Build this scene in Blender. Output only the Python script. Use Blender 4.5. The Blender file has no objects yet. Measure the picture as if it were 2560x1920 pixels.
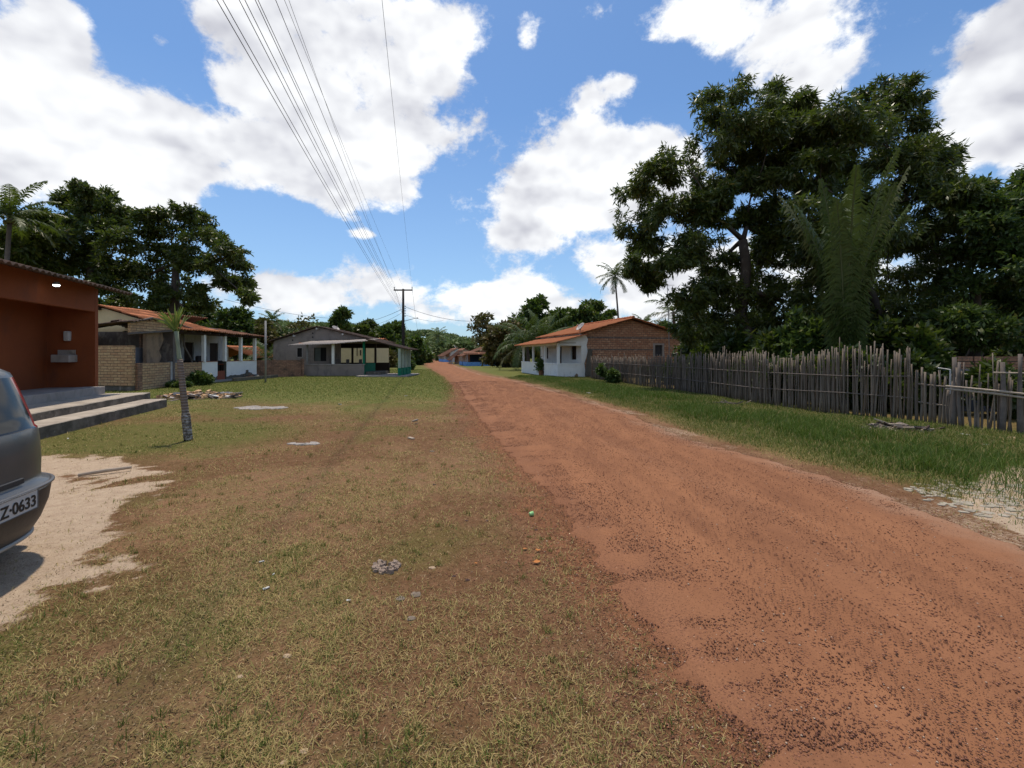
import bpy, math, random
import numpy as np
from mathutils import Vector, noise as mnoise
R = math.radians
scn = bpy.context.scene
col = scn.collection
rng = np.random.default_rng(7)
random.seed(7)
PI = math.pi

# ------------------------------------------------------------------ camera
F, HY, H = 1100.0, 885.0, 1.6           # focal length and horizon of the 2560 px photograph, eye height
cd = bpy.data.cameras.new('camera'); cam = bpy.data.objects.new('camera', cd); col.objects.link(cam)
cam.location = (0, 0, H); cam.rotation_euler = (R(90), 0, 0)
cd.sensor_width = 36; cd.lens = F / 2560 * 36; cd.shift_y = -(960 - HY) / 2560
cd.clip_start = 0.05; cd.clip_end = 5000
scn.camera = cam
scn.render.resolution_x = 1024; scn.render.resolution_y = 768
# ------------------------------------------------------------------ sun
SUN = Vector((-0.10, 0.22, 0.95)).normalized()
sd = bpy.data.lights.new('sun', 'SUN'); sd.energy = 3.9; sd.angle = R(2.0); sd.color = (1, .90, .76)
so = bpy.data.objects.new('sun', sd); col.objects.link(so)
so.rotation_euler = SUN.to_track_quat('Z', 'Y').to_euler()
scn.view_settings.view_transform = 'Standard'; scn.view_settings.look = 'None'
scn.view_settings.gamma = 1; scn.view_settings.exposure = 0
# ------------------------------------------------------------------ sky with clouds
w = bpy.data.worlds.new('World'); scn.world = w; w.use_nodes = True
nt = w.node_tree; nt.nodes.clear(); NN = nt.nodes.new; LK = nt.links.new
def setin(nt, node, i, v):
    if isinstance(v, bpy.types.NodeSocket): nt.links.new(v, node.inputs[i])
    elif v is not None: node.inputs[i].default_value = v
def mth(nt, op, a, b=None, c=None, clamp=False):
    n = nt.nodes.new('ShaderNodeMath'); n.operation = op; n.use_clamp = clamp
    for i, v in enumerate((a, b, c)): setin(nt, n, i, v)
    return n.outputs[0]
def vmt(nt, op, a, b=None, out=0):
    n = nt.nodes.new('ShaderNodeVectorMath'); n.operation = op
    setin(nt, n, 0, a); setin(nt, n, 1, b)
    return n.outputs['Value'] if out == 'v' else n.outputs[0]
def mixc(nt, f, a, b, blend='MIX'):
    n = nt.nodes.new('ShaderNodeMix'); n.data_type = 'RGBA'; n.blend_type = blend
    setin(nt, n, 0, f)
    for i, v in ((6, a), (7, b)):
        if isinstance(v, tuple) and len(v) == 3: v = (*v, 1)
        setin(nt, n, i, v)
    return n.outputs[2]
def noi(nt, vec, scale, detail=4, rough=.55, dist=0, out=0, lac=2):
    n = nt.nodes.new('ShaderNodeTexNoise'); setin(nt, n, 'Vector', vec)
    n.inputs['Scale'].default_value = scale; n.inputs['Detail'].default_value = detail
    n.inputs['Roughness'].default_value = rough; n.inputs['Distortion'].default_value = dist
    n.inputs['Lacunarity'].default_value = lac
    return n.outputs[out]
def mapr(nt, v, a, b, c=0., d=1., smooth=False):
    n = nt.nodes.new('ShaderNodeMapRange'); n.clamp = True
    if smooth: n.interpolation_type = 'SMOOTHSTEP'
    for i, x in enumerate((v, a, b, c, d)): setin(nt, n, i, x)
    return n.outputs[0]
tc = NN('ShaderNodeTexCoord').outputs['Generated']
sky = NN('ShaderNodeTexSky'); sky.sky_type = 'NISHITA'; sky.sun_disc = False
sky.sun_elevation = math.asin(SUN.z); sky.sun_rotation = math.atan2(SUN.x, SUN.y)
sky.air_density = 1.0; sky.dust_density = .6; sky.ozone_density = 2.0
sep = NN('ShaderNodeSeparateXYZ'); LK(tc, sep.inputs[0])
az = mth(nt, 'ARCTAN2', sep.outputs[0], sep.outputs[1]); el = mth(nt, 'ARCSINE', sep.outputs[2])
ae = NN('ShaderNodeCombineXYZ'); LK(az, ae.inputs[0]); LK(el, ae.inputs[1])
# cloud masses: centre and half size in hundredths of the picture's own angle units
CL = [(40,170,150,210,1),(230,350,210,110,1),(140,50,75,70,1),(330,250,110,60,.8),(430,330,110,80,.9),(330,420,90,40,.7),(20,400,70,60,.5),
 (620,90,150,120,1.1),(760,210,200,150,1.2),(930,60,150,90,1),(840,350,90,110,1),(690,400,130,60,1),(560,330,80,60,.9),(480,180,60,40,.6),(960,160,50,60,.6),
 (1140,90,28,32,.8),(782,506,34,12,.8),(990,440,40,55,.38),(1240,60,75,60,.42),(1300,20,50,30,.4),(345,90,26,18,.5),
 (1230,390,150,90,1.1),(1270,240,80,70,.85),(1340,180,45,30,.7),(1130,500,80,55,1),(1400,330,110,60,.95),(1460,400,90,90,.9),(1330,450,90,50,.8),
 (1310,560,90,38,.8),(1420,600,120,50,.85),(1520,560,80,60,.6),(1500,40,120,75,1),(1700,70,160,90,1),(1820,110,80,60,.8),(1740,200,110,70,.9),(1650,160,60,40,.7),
 (2120,170,115,110,1.05),(2190,60,60,50,.9),(2090,300,110,70,1),(2220,290,90,80,.9),(1960,170,40,24,.4),(1970,45,44,18,.4),(2300,150,120,160,.8),
 (590,620,75,40,1.0),(680,645,95,40,1.0),(820,600,60,42,1.0),(880,650,80,40,.9),(1060,650,95,42,1.0),(1130,630,65,42,1.0),(950,690,110,20,.6),(1200,680,110,34,.8),(60,600,140,60,.8),(450,620,70,60,.7),(1420,660,140,50,.8),(1700,600,300,120,.6),
 (-160,300,200,180,.9),(-300,560,200,80,.8)]
acc = None
for (cx, cy, rx, ry, s) in CL:
    u = (cx * 1.1573 - 1280) / F; v = (HY - cy * 1.1573) / F
    a = math.atan(u); e = math.atan(v * math.cos(a))
    ra = rx * 1.1573 / F * math.cos(a) ** 2; re = ry * 1.1573 / F * math.cos(a) * math.cos(e) ** 2
    d = vmt(nt, 'MULTIPLY', vmt(nt, 'SUBTRACT', ae.outputs[0], (a, e, 0)), (1 / ra, 1 / re, 0))
    g = mth(nt, 'MULTIPLY', mth(nt, 'EXPONENT', mth(nt, 'MULTIPLY', vmt(nt, 'DOT_PRODUCT', d, d, 'v'), -1.0)), s)
    acc = g if acc is None else mth(nt, 'ADD', acc, g)
# scattered clouds over the rest of the sphere
back = mth(nt, 'MULTIPLY', mapr(nt, noi(nt, tc, 2.3, 3), .48, .62), mapr(nt, sep.outputs[1], .1, -.4))
acc = mth(nt, 'ADD', acc, back)
nv = vmt(nt, 'MULTIPLY', tc, (1, 1, 1.35))
n1 = mth(nt, 'ADD', mth(nt, 'MULTIPLY', noi(nt, nv, 4.6, 12, .64, .12), 1.0), mth(nt, 'MULTIPLY', noi(nt, nv, 15, 10, .66, .08), .45))
l1 = noi(nt, nv, 6.5, 3.5, .5, .1); l2 = noi(nt, vmt(nt, 'ADD', nv, (0.0, 0.0, .03)), 6.5, 3.5, .5, .1)
lump = mth(nt, 'MULTIPLY', mth(nt, 'SUBTRACT', n1, .725), 2.9)
dens = mth(nt, 'ADD', mth(nt, 'SUBTRACT', mth(nt, 'MINIMUM', acc, 1.05), .455), lump)
mask = mapr(nt, dens, -.14, .34, 0, 1, True)
lit = mth(nt, 'ADD', mth(nt, 'MULTIPLY', mth(nt, 'SUBTRACT', l1, l2), 1.9), mth(nt, 'MULTIPLY', mth(nt, 'SUBTRACT', n1, .725), .55))
thick = mapr(nt, dens, .45, 1.3, 0, .10)
shade = mth(nt, 'ADD', mth(nt, 'SUBTRACT', 1.0, thick), lit)
und = noi(nt, vmt(nt, 'ADD', nv, (3, 1, 2)), 2.6, 4)
shade = mth(nt, 'SUBTRACT', shade, mapr(nt, und, .44, .70, 0, .42))
shade = mapr(nt, shade, .5, 1.1, .62, 1.16)
cc = NN('ShaderNodeCombineXYZ')
LK(mth(nt, 'MULTIPLY', shade, .97), cc.inputs[0]); LK(mth(nt, 'MULTIPLY', shade, .98), cc.inputs[1]); LK(mth(nt, 'POWER', shade, .85), cc.inputs[2])
skc = vmt(nt, 'MULTIPLY', sky.outputs[0], (.102, .130, .152))
hz = mapr(nt, el, 0, .5, .45, 0)
skc = mixc(nt, hz, skc, (.42, .60, .84))
final = mixc(nt, mth(nt, 'MULTIPLY', mask, .97), skc, cc.outputs[0])
bg = NN('ShaderNodeBackground'); LK(final, bg.inputs[0]); bg.inputs[1].default_value = 1.0
wo = NN('ShaderNodeOutputWorld'); LK(bg.outputs[0], wo.inputs[0])
w.cycles.sampling_method = 'MANUAL'; w.cycles.sample_map_resolution = 512

# ------------------------------------------------------------------ helpers
def tag(o, label=None, cat=None, group=None, kind=None):
    if label: o['label'] = label
    if cat: o['category'] = cat
    if group: o['group'] = group
    if kind: o['kind'] = kind
    return o
def thing(name, label, cat, loc=(0, 0, 0), rz=0., group=None):
    o = bpy.data.objects.new(name, None); o.empty_display_size = .2; col.objects.link(o)
    o.location = loc; o.rotation_euler.z = rz
    return tag(o, label, cat, group)
def copy_tree(o, parent=None, label=None):
    c = o.copy(); col.objects.link(c); c.parent = parent
    if label: c['label'] = label
    for ch in list(o.children): copy_tree(ch, c)
    return c
def uvbox(me):
    n = len(me.polygons)
    if n == 0: return
    uv = me.uv_layers.new(name='UVMap')
    vs = np.empty(len(me.vertices) * 3, np.float32); me.vertices.foreach_get('co', vs); vs = vs.reshape(-1, 3)
    nl = len(me.loops); li = np.empty(nl, np.int32); me.loops.foreach_get('vertex_index', li)
    nr = np.empty(n * 3, np.float32); me.polygons.foreach_get('normal', nr); nr = nr.reshape(-1, 3)
    tot = np.empty(n, np.int32); me.polygons.foreach_get('loop_total', tot)
    fi = np.repeat(np.arange(n), tot); P = vs[li]; N = nr[fi]
    hl = np.hypot(N[:, 0], N[:, 1]) + 1e-6
    t = np.stack([-N[:, 1] / hl, N[:, 0] / hl], 1)
    flat = np.abs(N[:, 2]) > .7
    u = np.where(flat, P[:, 0], (P[:, :2] * t).sum(1)); v = np.where(flat, P[:, 1], P[:, 2])
    uv.data.foreach_set('uv', np.stack([u, v], 1).astype(np.float32).ravel())
class MB:
    def __init__(s): s.v = []; s.f = []
    def add(s, vs, fs):
        b = len(s.v); s.v.extend([tuple(p) for p in vs]); s.f.extend([tuple(b + i for i in f) for f in fs]); return s
    def box(s, x0, x1, y0, y1, z0, z1):
        return s.add([(x0,y0,z0),(x1,y0,z0),(x1,y1,z0),(x0,y1,z0),(x0,y0,z1),(x1,y0,z1),(x1,y1,z1),(x0,y1,z1)],
              [(0,3,2,1),(4,5,6,7),(0,1,5,4),(1,2,6,5),(2,3,7,6),(3,0,4,7)])
    def obox(s, c, sz, rz=0, rx=0, ry=0):      # oriented box
        from mathutils import Euler
        E = Euler((rx, ry, rz)).to_matrix(); hx, hy, hz_ = sz[0]/2, sz[1]/2, sz[2]/2
        vs = [Vector(c) + E @ Vector((a*hx, b*hy, d*hz_)) for d in (-1, 1) for a, b in ((-1,-1),(1,-1),(1,1),(-1,1))]
        return s.add(vs, [(0,3,2,1),(4,5,6,7),(0,1,5,4),(1,2,6,5),(2,3,7,6),(3,0,4,7)])
    def prism(s, pts, org, ux, nx):     # polygon of (u,z) points in the plane org + u*ux, extruded along nx
        o = Vector(org); U = Vector(ux).normalized(); N = Vector(nx); n = len(pts)
        a = [o + U * p[0] + Vector((0, 0, p[1])) for p in pts]; b = [p + N for p in a]
        fr = tuple(range(n)); bk = tuple(range(2*n - 1, n - 1, -1))
        return s.add(a + b, [fr, bk] + [(i, i + n, (i + 1) % n + n, (i + 1) % n) for i in range(n)])
    def wall(s, p0, p1, z0, z1, th, ops=()):   # wall p0->p1, thickness to the left, openings (u0,u1,za,zb)
        p0 = Vector((*p0, 0)); p1 = Vector((*p1, 0)); U = p1 - p0; L = U.length; U.normalize(); N = Vector((-U.y, U.x, 0)) * th
        us = sorted({0, L, *[q for o in ops for q in o[:2]]}); zs = sorted({z0, z1, *[q for o in ops for q in o[2:]]})
        us = [u for u in us if -1e-6 <= u <= L + 1e-6]; zs = [z for z in zs if z0 - 1e-6 <= z <= z1 + 1e-6]
        def full(i, j):
            if i < 0 or j < 0 or i >= len(us) - 1 or j >= len(zs) - 1: return False
            u = (us[i] + us[i+1]) / 2; z = (zs[j] + zs[j+1]) / 2
            return not any(o[0] < u < o[1] and o[2] < z < o[3] for o in ops)
        def P(u, z, k): return p0 + U * u + N * k + Vector((0, 0, z))
        for i in range(len(us) - 1):
            for j in range(len(zs) - 1):
                if not full(i, j): continue
                a, b, c, d = us[i], us[i+1], zs[j], zs[j+1]
                s.add([P(a,c,0),P(b,c,0),P(b,d,0),P(a,d,0)], [(0,1,2,3)]); s.add([P(a,c,1),P(b,c,1),P(b,d,1),P(a,d,1)], [(3,2,1,0)])
                if not full(i-1, j): s.add([P(a,c,0),P(a,d,0),P(a,d,1),P(a,c,1)], [(0,1,2,3)])
                if not full(i+1, j): s.add([P(b,c,0),P(b,c,1),P(b,d,1),P(b,d,0)], [(0,1,2,3)])
                if not full(i, j-1): s.add([P(a,c,0),P(a,c,1),P(b,c,1),P(b,c,0)], [(0,1,2,3)])
                if not full(i, j+1): s.add([P(a,d,0),P(b,d,0),P(b,d,1),P(a,d,1)], [(0,1,2,3)])
        return s
    def tube(s, pts, rad, n=7, cap=True):
        pts = [Vector(p) for p in pts]; k = len(pts)
        if not hasattr(rad, '__len__'): rad = [rad] * k
        b = len(s.v); ref = Vector((.31, .17, .93))
        for i, p in enumerate(pts):
            t = (pts[min(i+1, k-1)] - pts[max(i-1, 0)])
            if t.length < 1e-9: t = Vector((0, 0, 1))
            t.normalize()
            r0 = ref if abs(t.dot(ref)) < .95 else Vector((1, 0, 0))
            a = t.cross(r0).normalized(); c = t.cross(a)
            for j in range(n):
                an = 2 * PI * j / n; q = p + (a * math.cos(an) + c * math.sin(an)) * rad[i]; s.v.append((q.x, q.y, q.z))
        for i in range(k - 1):
            for j in range(n):
                s.f.append((b+i*n+j, b+i*n+(j+1)%n, b+(i+1)*n+(j+1)%n, b+(i+1)*n+j))
        if cap:
            s.f.append(tuple(b + j for j in range(n))[::-1]); s.f.append(tuple(b + (k-1)*n + j for j in range(n)))
        return s
    def lathe(s, prof, c=(0, 0, 0), n=16, axis=None):   # profile of (r,h) about axis through c
        A = Vector(axis or (0, 0, 1)).normalized(); r0 = Vector((1, 0, 0)) if abs(A.x) < .9 else Vector((0, 1, 0))
        a = A.cross(r0).normalized(); d = A.cross(a); b = len(s.v); C = Vector(c)
        for (r, h) in prof:
            for j in range(n):
                an = 2*PI*j/n; q = C + A*h + (a*math.cos(an) + d*math.sin(an))*r; s.v.append((q.x, q.y, q.z))
        for i in range(len(prof) - 1):
            for j in range(n): s.f.append((b+i*n+j, b+i*n+(j+1)%n, b+(i+1)*n+(j+1)%n, b+(i+1)*n+j))
        return s
    def build(s, name, mat, parent=None, smooth=False, bevel=0):
        me = bpy.data.meshes.new(name); me.from_pydata(s.v, [], s.f); me.update()
        me.materials.append(mat); uvbox(me)
        if smooth: me.polygons.foreach_set('use_smooth', [True] * len(me.polygons))
        o = bpy.data.objects.new(name, me); col.objects.link(o); o.parent = parent
        if bevel:
            m = o.modifiers.new('b', 'BEVEL'); m.width = bevel; m.segments = 2; m.limit_method = 'ANGLE'
        return o
def fast_mesh(name, V, Fq, mat, parent=None, colr=None, smooth=False):   # numpy quads/tris
    V = np.asarray(V, np.float32); Fq = np.asarray(Fq, np.int32); me = bpy.data.meshes.new(name)
    me.vertices.add(len(V)); me.vertices.foreach_set('co', V.ravel())
    nf, k = Fq.shape; me.loops.add(nf * k); me.loops.foreach_set('vertex_index', Fq.ravel())
    me.polygons.add(nf); me.polygons.foreach_set('loop_start', np.arange(nf, dtype=np.int32) * k)
    try: me.polygons.foreach_set('loop_total', np.full(nf, k, np.int32))
    except Exception: pass
    me.update(calc_edges=True)
    if colr is not None:
        c = np.ones((len(V), 4), np.float32); c[:, :colr.shape[1]] = colr
        at = me.color_attributes.new('tone', 'FLOAT_COLOR', 'POINT'); at.data.foreach_set('color', c.ravel())
    if smooth: me.polygons.foreach_set('use_smooth', np.ones(nf, bool))
    me.materials.append(mat); o = bpy.data.objects.new(name, me); col.objects.link(o); o.parent = parent
    return o
# value noise in numpy
_tab = rng.random((256, 256))
def vn(x, y, s=1., o=0):
    x = np.asarray(x) * s + 37.3 * o; y = np.asarray(y) * s + 91.7 * o
    xi = np.floor(x).astype(int); yi = np.floor(y).astype(int); fx = x - xi; fy = y - yi
    fx = fx*fx*(3-2*fx); fy = fy*fy*(3-2*fy)
    g = lambda a, b: _tab[a % 256, b % 256]
    return (g(xi,yi)*(1-fx)+g(xi+1,yi)*fx)*(1-fy) + (g(xi,yi+1)*(1-fx)+g(xi+1,yi+1)*fx)*fy
def fbm(x, y, s=1., o=0, k=4):
    a = 0; t = 0
    for i in range(k): a = a + vn(x, y, s * 2**i, o + i*3) * .55**i; t += .55**i
    return a / t
def sst(x, a, b): t = np.clip((x - a) / (b - a), 0, 1); return t*t*(3-2*t)
def gz(x, y):
    return -.7 * sst(np.asarray(y, float), 42, 86) + .03 * (vn(x, y, .35, 5) - .5)
def at(px, py):      # photograph pixel -> ground point
    d = H * F / max(py - HY, 4)
    for _ in range(30): d = .5*d + .5*(H + .7 * float(sst(d, 42, 86))) * F / max(py - HY, 4)
    return ((px - 1280) / F * d, d)
def zat(py, d): return H + (HY - py) / F * d
def X(px, d): return (px - 1280) / F * d

# ------------------------------------------------------------------ materials
MATS = {}
def newmat(name):
    m = bpy.data.materials.new(name); m.use_nodes = True; t = m.node_tree
    b = t.nodes['Principled BSDF']; b.inputs['Roughness'].default_value = .85
    b.inputs['Specular IOR Level'].default_value = .25; MATS[name] = m
    return m, t, b
def coords(t, kind='Object'): return t.nodes.new('ShaderNodeTexCoord').outputs[kind]
def bump(t, b, h, st=.4, dist=.02):
    n = t.nodes.new('ShaderNodeBump'); n.inputs['Strength'].default_value = st; n.inputs['Distance'].default_value = dist
    t.links.new(h, n.inputs['Height']); t.links.new(n.outputs[0], b.inputs['Normal'])
def paint(name, c1, c2=None, rough=.85, scale=2.5, stain=None, st_lo=.55, st_hi=.75, bs=.25, fine=28, metal=0, spec=.25, bd=.01):
    m, t, b = newmat(name); c2 = c2 or tuple(x * .8 for x in c1); oc = coords(t)
    base = mixc(t, mapr(t, noi(t, oc, scale, 6, .6), .35, .68), c1, c2)
    f2 = noi(t, oc, fine, 5, .65)
    base = mixc(t, mapr(t, f2, .3, .75, 0, .35), base, tuple(x*.72 for x in c1))
    if stain: base = mixc(t, mapr(t, noi(t, vmt(t, 'MULTIPLY', oc, (1, 1, .45)), scale * 1.4, 7, .68, .4), st_lo, st_hi, 0, .9), base, stain)
    t.links.new(base, b.inputs['Base Color']); b.inputs['Roughness'].default_value = rough; b.inputs['Metallic'].default_value = metal
    b.inputs['Specular IOR Level'].default_value = spec
    bump(t, b, f2, bs, bd); return m
def brickmat(name, c1, c2, mortar, stain, bw=.27, rh=.105, ms=.012, rib=True, slo=.5, shi=.72):
    m, t, b = newmat(name); uv = coords(t, 'UV')
    wob = vmt(t, 'SCALE', noi(t, uv, 3, 3, out=1)); t.nodes[-1].inputs['Scale'].default_value = .02
    vv = vmt(t, 'ADD', uv, wob)
    br = t.nodes.new('ShaderNodeTexBrick'); t.links.new(vv, br.inputs['Vector'])
    br.inputs['Scale'].default_value = 1; br.inputs['Brick Width'].default_value = bw; br.inputs['Row Height'].default_value = rh
    br.inputs['Mortar Size'].default_value = ms; br.inputs['Mortar Smooth'].default_value = .3; br.inputs['Bias'].default_value = -.1
    br.inputs['Color1'].default_value = (*c1, 1); br.inputs['Color2'].default_value = (*c2, 1); br.inputs['Mortar'].default_value = (*mortar, 1)
    c = mixc(t, mapr(t, noi(t, uv, 2.2, 6, .65), .42, .62, 0, .55), br.outputs[0], tuple((a*.5+d*.5) * .8 for a, d in zip(c1, c2)))
    c = mixc(t, mapr(t, noi(t, uv, 1.3, 8, .7, .5), slo, shi, 0, .85), c, stain)
    c = mixc(t, mapr(t, noi(t, vmt(t, 'MULTIPLY', uv, (1, 2.2, 1)), 3.3, 2, .5), .50, .60, 0, .55), c, tuple(a * .75 + .02 for a in c2)); c = mixc(t, mapr(t, noi(t, uv, 7, 3, .6), .58, .68, 0, .5), c, tuple(min(1, a * 1.25) for a in c1))
    fn = noi(t, uv, 40, 4, .6); c = mixc(t, mapr(t, fn, .3, .8, 0, .3), c, stain)
    t.links.new(c, b.inputs['Base Color'])
    h = mth(t, 'SUBTRACT', 1, br.outputs['Fac'])
    if rib:
        wv = t.nodes.new('ShaderNodeTexWave'); wv.bands_direction = 'Y'; wv.inputs['Scale'].default_value = 16; t.links.new(vv, wv.inputs['Vector'])
        h = mth(t, 'ADD', h, mth(t, 'MULTIPLY', wv.outputs['Fac'], .25))
    bump(t, b, mth(t, 'ADD', h, mth(t, 'MULTIPLY', fn, .4)), .7, .015); b.inputs['Roughness'].default_value = .92
    return m
def tilemat(name, c1, c2, dark, dk=.5):
    m, t, b = newmat(name); oc = coords(t)
    vo = t.nodes.new('ShaderNodeTexVoronoi'); vo.inputs['Scale'].default_value = 3.2; t.links.new(oc, vo.inputs['Vector'])
    c = mixc(t, vo.outputs['Color'], c1, c2)
    c = mixc(t, mapr(t, noi(t, oc, 1.6, 8, .7), dk, dk + .2, 0, .85), c, dark)
    fn = noi(t, oc, 30, 4); c = mixc(t, mapr(t, fn, .35, .8, 0, .5), c, tuple(x * .6 for x in c1))
    t.links.new(c, b.inputs['Base Color']); bump(t, b, fn, .3, .01); return m
def leafmat(name, ca, cb, cc_=None, trans=.25, rough=.5, spec=.4):
    m, t, b = newmat(name)
    a = t.nodes.new('ShaderNodeAttribute'); a.attribute_name = 'tone'; sp = t.nodes.new('ShaderNodeSeparateColor'); t.links.new(a.outputs['Color'], sp.inputs[0])
    c = mixc(t, sp.outputs[0], ca, cb)
    if cc_: c = mixc(t, sp.outputs[1], c, cc_)
    t.links.new(c, b.inputs['Base Color']); b.inputs['Roughness'].default_value = rough; b.inputs['Specular IOR Level'].default_value = spec
    tr = t.nodes.new('ShaderNodeBsdfTranslucent'); t.links.new(mixc(t, .5, c, (.10, .16, .01)), tr.inputs[0])
    mx = t.nodes.new('ShaderNodeMixShader'); mx.inputs[0].default_value = trans
    t.links.new(b.outputs[0], mx.inputs[1]); t.links.new(tr.outputs[0], mx.inputs[2])
    t.links.new(mx.outputs[0], t.nodes['Material Output'].inputs[0]); return m
def plain(name, c, rough=.5, metal=0, spec=.4, emit=0):
    m, t, b = newmat(name); b.inputs['Base Color'].default_value = (*c, 1); b.inputs['Roughness'].default_value = rough
    b.inputs['Metallic'].default_value = metal; b.inputs['Specular IOR Level'].default_value = spec
    if emit: b.inputs['Emission Color'].default_value = (1, 1, 1, 1); b.inputs['Emission Strength'].default_value = emit
    return m
white = paint('white_plaster', (.86, .85, .80), (.78, .77, .73), stain=(.33, .30, .26), st_lo=.60, st_hi=.82)
whiteold = paint('old_white_plaster', (.58, .57, .55), (.48, .47, .45), stain=(.22, .2, .17), st_lo=.52, st_hi=.75)
greypl = paint('grey_cement_render', (.30, .25, .215), (.22, .185, .16), stain=(.12, .10, .09), scale=1.3, st_lo=.5, st_hi=.7)
orangepl = paint('orange_wall_paint', (.25, .068, .022), (.205, .054, .019), rough=.8, scale=1.0, stain=(.12, .045, .03), st_lo=.52, st_hi=.8, bs=.35)
creampl = paint('cream_plaster', (.70, .55, .31), (.62, .48, .27), stain=(.4, .31, .2), st_lo=.6, st_hi=.85)
tanpl = paint('tan_mud_plaster', (.32, .22, .14), (.24, .165, .11), stain=(.12, .09, .07), st_lo=.48, st_hi=.66)
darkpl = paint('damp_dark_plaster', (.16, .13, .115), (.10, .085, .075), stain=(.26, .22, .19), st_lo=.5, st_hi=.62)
conc = paint('concrete', (.36, .32, .29), (.27, .24, .215), stain=(.16, .145, .12), st_lo=.5, st_hi=.74, bs=.5)
concmoss = paint('mossy_concrete', (.13, .115, .095), (.09, .085, .065), stain=(.25, .22, .19), st_lo=.55, st_hi=.7, bs=.6)
brick_tan = brickmat('tan_hollow_brick', (.66, .45, .24), (.50, .27, .14), (.13, .095, .065), (.17, .13, .075), bw=.36, rh=.12, ms=.016, rib=False, slo=.56, shi=.76)
brick_red = brickmat('red_hollow_brick', (.56, .33, .20), (.36, .15, .08), (.13, .10, .08), (.20, .13, .09), bw=.34, rh=.15, ms=.02, rib=False, slo=.56, shi=.8)
brick_mold = brickmat('weathered_brick', (.42, .24, .15), (.30, .15, .09), (.14, .11, .09), (.07, .055, .045), slo=.47, shi=.6)
tile_or = tilemat('orange_clay_tile', (.50, .185, .08), (.38, .13, .058), (.17, .08, .05), .54)
tile_old = tilemat('old_clay_tile', (.30, .13, .07), (.20, .09, .055), (.07, .05, .04), .46)
tile_dark = tilemat('sooty_clay_tile', (.13, .075, .055), (.09, .06, .045), (.04, .035, .03), .42)
sheet = paint('fibre_cement_sheet', (.32, .28, .25), (.25, .22, .20), stain=(.12, .10, .09), st_lo=.52, st_hi=.75)
dark = plain('unlit_opening', (.012, .011, .010), .9)
woodD = paint('dark_wood', (.055, .035, .025), (.04, .026, .02), scale=6)
woodG = paint('grey_weathered_wood', (.17, .14, .12), (.10, .082, .07), scale=5, fine=40)
woodL = paint('pale_dead_wood', (.42, .34, .26), (.28, .22, .17), scale=6)
blueP = paint('blue_paint', (.16, .36, .72), (.13, .30, .62), stain=(.3, .4, .55), st_lo=.6, st_hi=.8)
greenP = paint('green_paint', (.012, .20, .11), (.01, .15, .08), stain=(.10, .2, .15), st_lo=.6, st_hi=.8)
palegreen = paint('pale_green_plaster', (.40, .46, .38), (.32, .38, .30))
blueD = paint('faded_blue_door', (.22, .23, .27), (.15, .16, .19))
redP = paint('red_brown_paint', (.30, .09, .05), (.22, .07, .04))
bark = paint('bark', (.085, .065, .05), (.05, .04, .032), scale=4, fine=20, bs=.7, stain=(.14, .12, .10), st_lo=.55, st_hi=.7)
barkL = paint('pale_twigs', (.22, .18, .14), (.15, .12, .10), scale=4)
palmbark = paint('palm_bark', (.16, .13, .11), (.11, .088, .075), scale=4, fine=20, bs=.6)

# ------------------------------------------------------------------ ground
def interp_edge(tbl, y):
    ys = np.array([q[1] for q in tbl]); xs = np.array([q[0] for q in tbl]); i = np.argsort(ys)
    return np.interp(y, ys[i], xs[i])
eL = [(1.05,-6),(1.0,.5),(.95,1.7),(.86,2.07)] + [at(*p) for p in ((1560,1520),(1365,1250),(1225,1090),(1165,1005),(1147,965),(1121,942),(1090,926.6),(1067,912),(1062,905))] + [(-35,165),(-48,240)]
eR = [(4.3,-6),(4.1,1),(4.12,3)] + [at(*p) for p in ((2560,1377),(2198,1226),(1950,1157),(1736,1099),(1562,1030),(1400,983),(1287,952),(1208,937.7),(1161,923),(1141,915.5),(1120,904))] + [(-28,165),(-41,240)]
roadL = lambda y: interp_edge(eL, y); roadR = lambda y: interp_edge(eR, y)
def poly_dist(x, y, P):   # signed distance, negative inside
    x = np.asarray(x, float); y = np.asarray(y, float); d = np.full(x.shape, 1e9); ins = np.zeros(x.shape, bool); n = len(P)
    for i in range(n):
        ax, ay = P[i]; bx, by = P[(i+1) % n]; ex, ey = bx-ax, by-ay
        t = np.clip(((x-ax)*ex + (y-ay)*ey) / (ex*ex+ey*ey), 0, 1)
        d = np.minimum(d, np.hypot(x-ax-t*ex, y-ay-t*ey))
        c = ((ay > y) != (by > y)) & (x < (bx-ax)*(y-ay)/(by-ay+1e-12)+ax); ins ^= c
    return np.where(ins, -d, d)
SAND = [(-9.5, 6.0)] + [at(*p) for p in ((-60,1140),(120,1142),(250,1143),(385,1180),(250,1200),(175,1195),(230,1225),(360,1215),(300,1290),(275,1350),(245,1420),(170,1490),(80,1545),(0,1590))] + [(-3.0, 1.6), (-9.5, 0)]
STONES = [at(*p) for p in ((2560,1165),(2490,1182),(2435,1225),(2425,1265),(2500,1305),(2560,1335))] + [(5.3, 3.8), (8.2, 5.2), (8.2, 6.6)]
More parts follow.
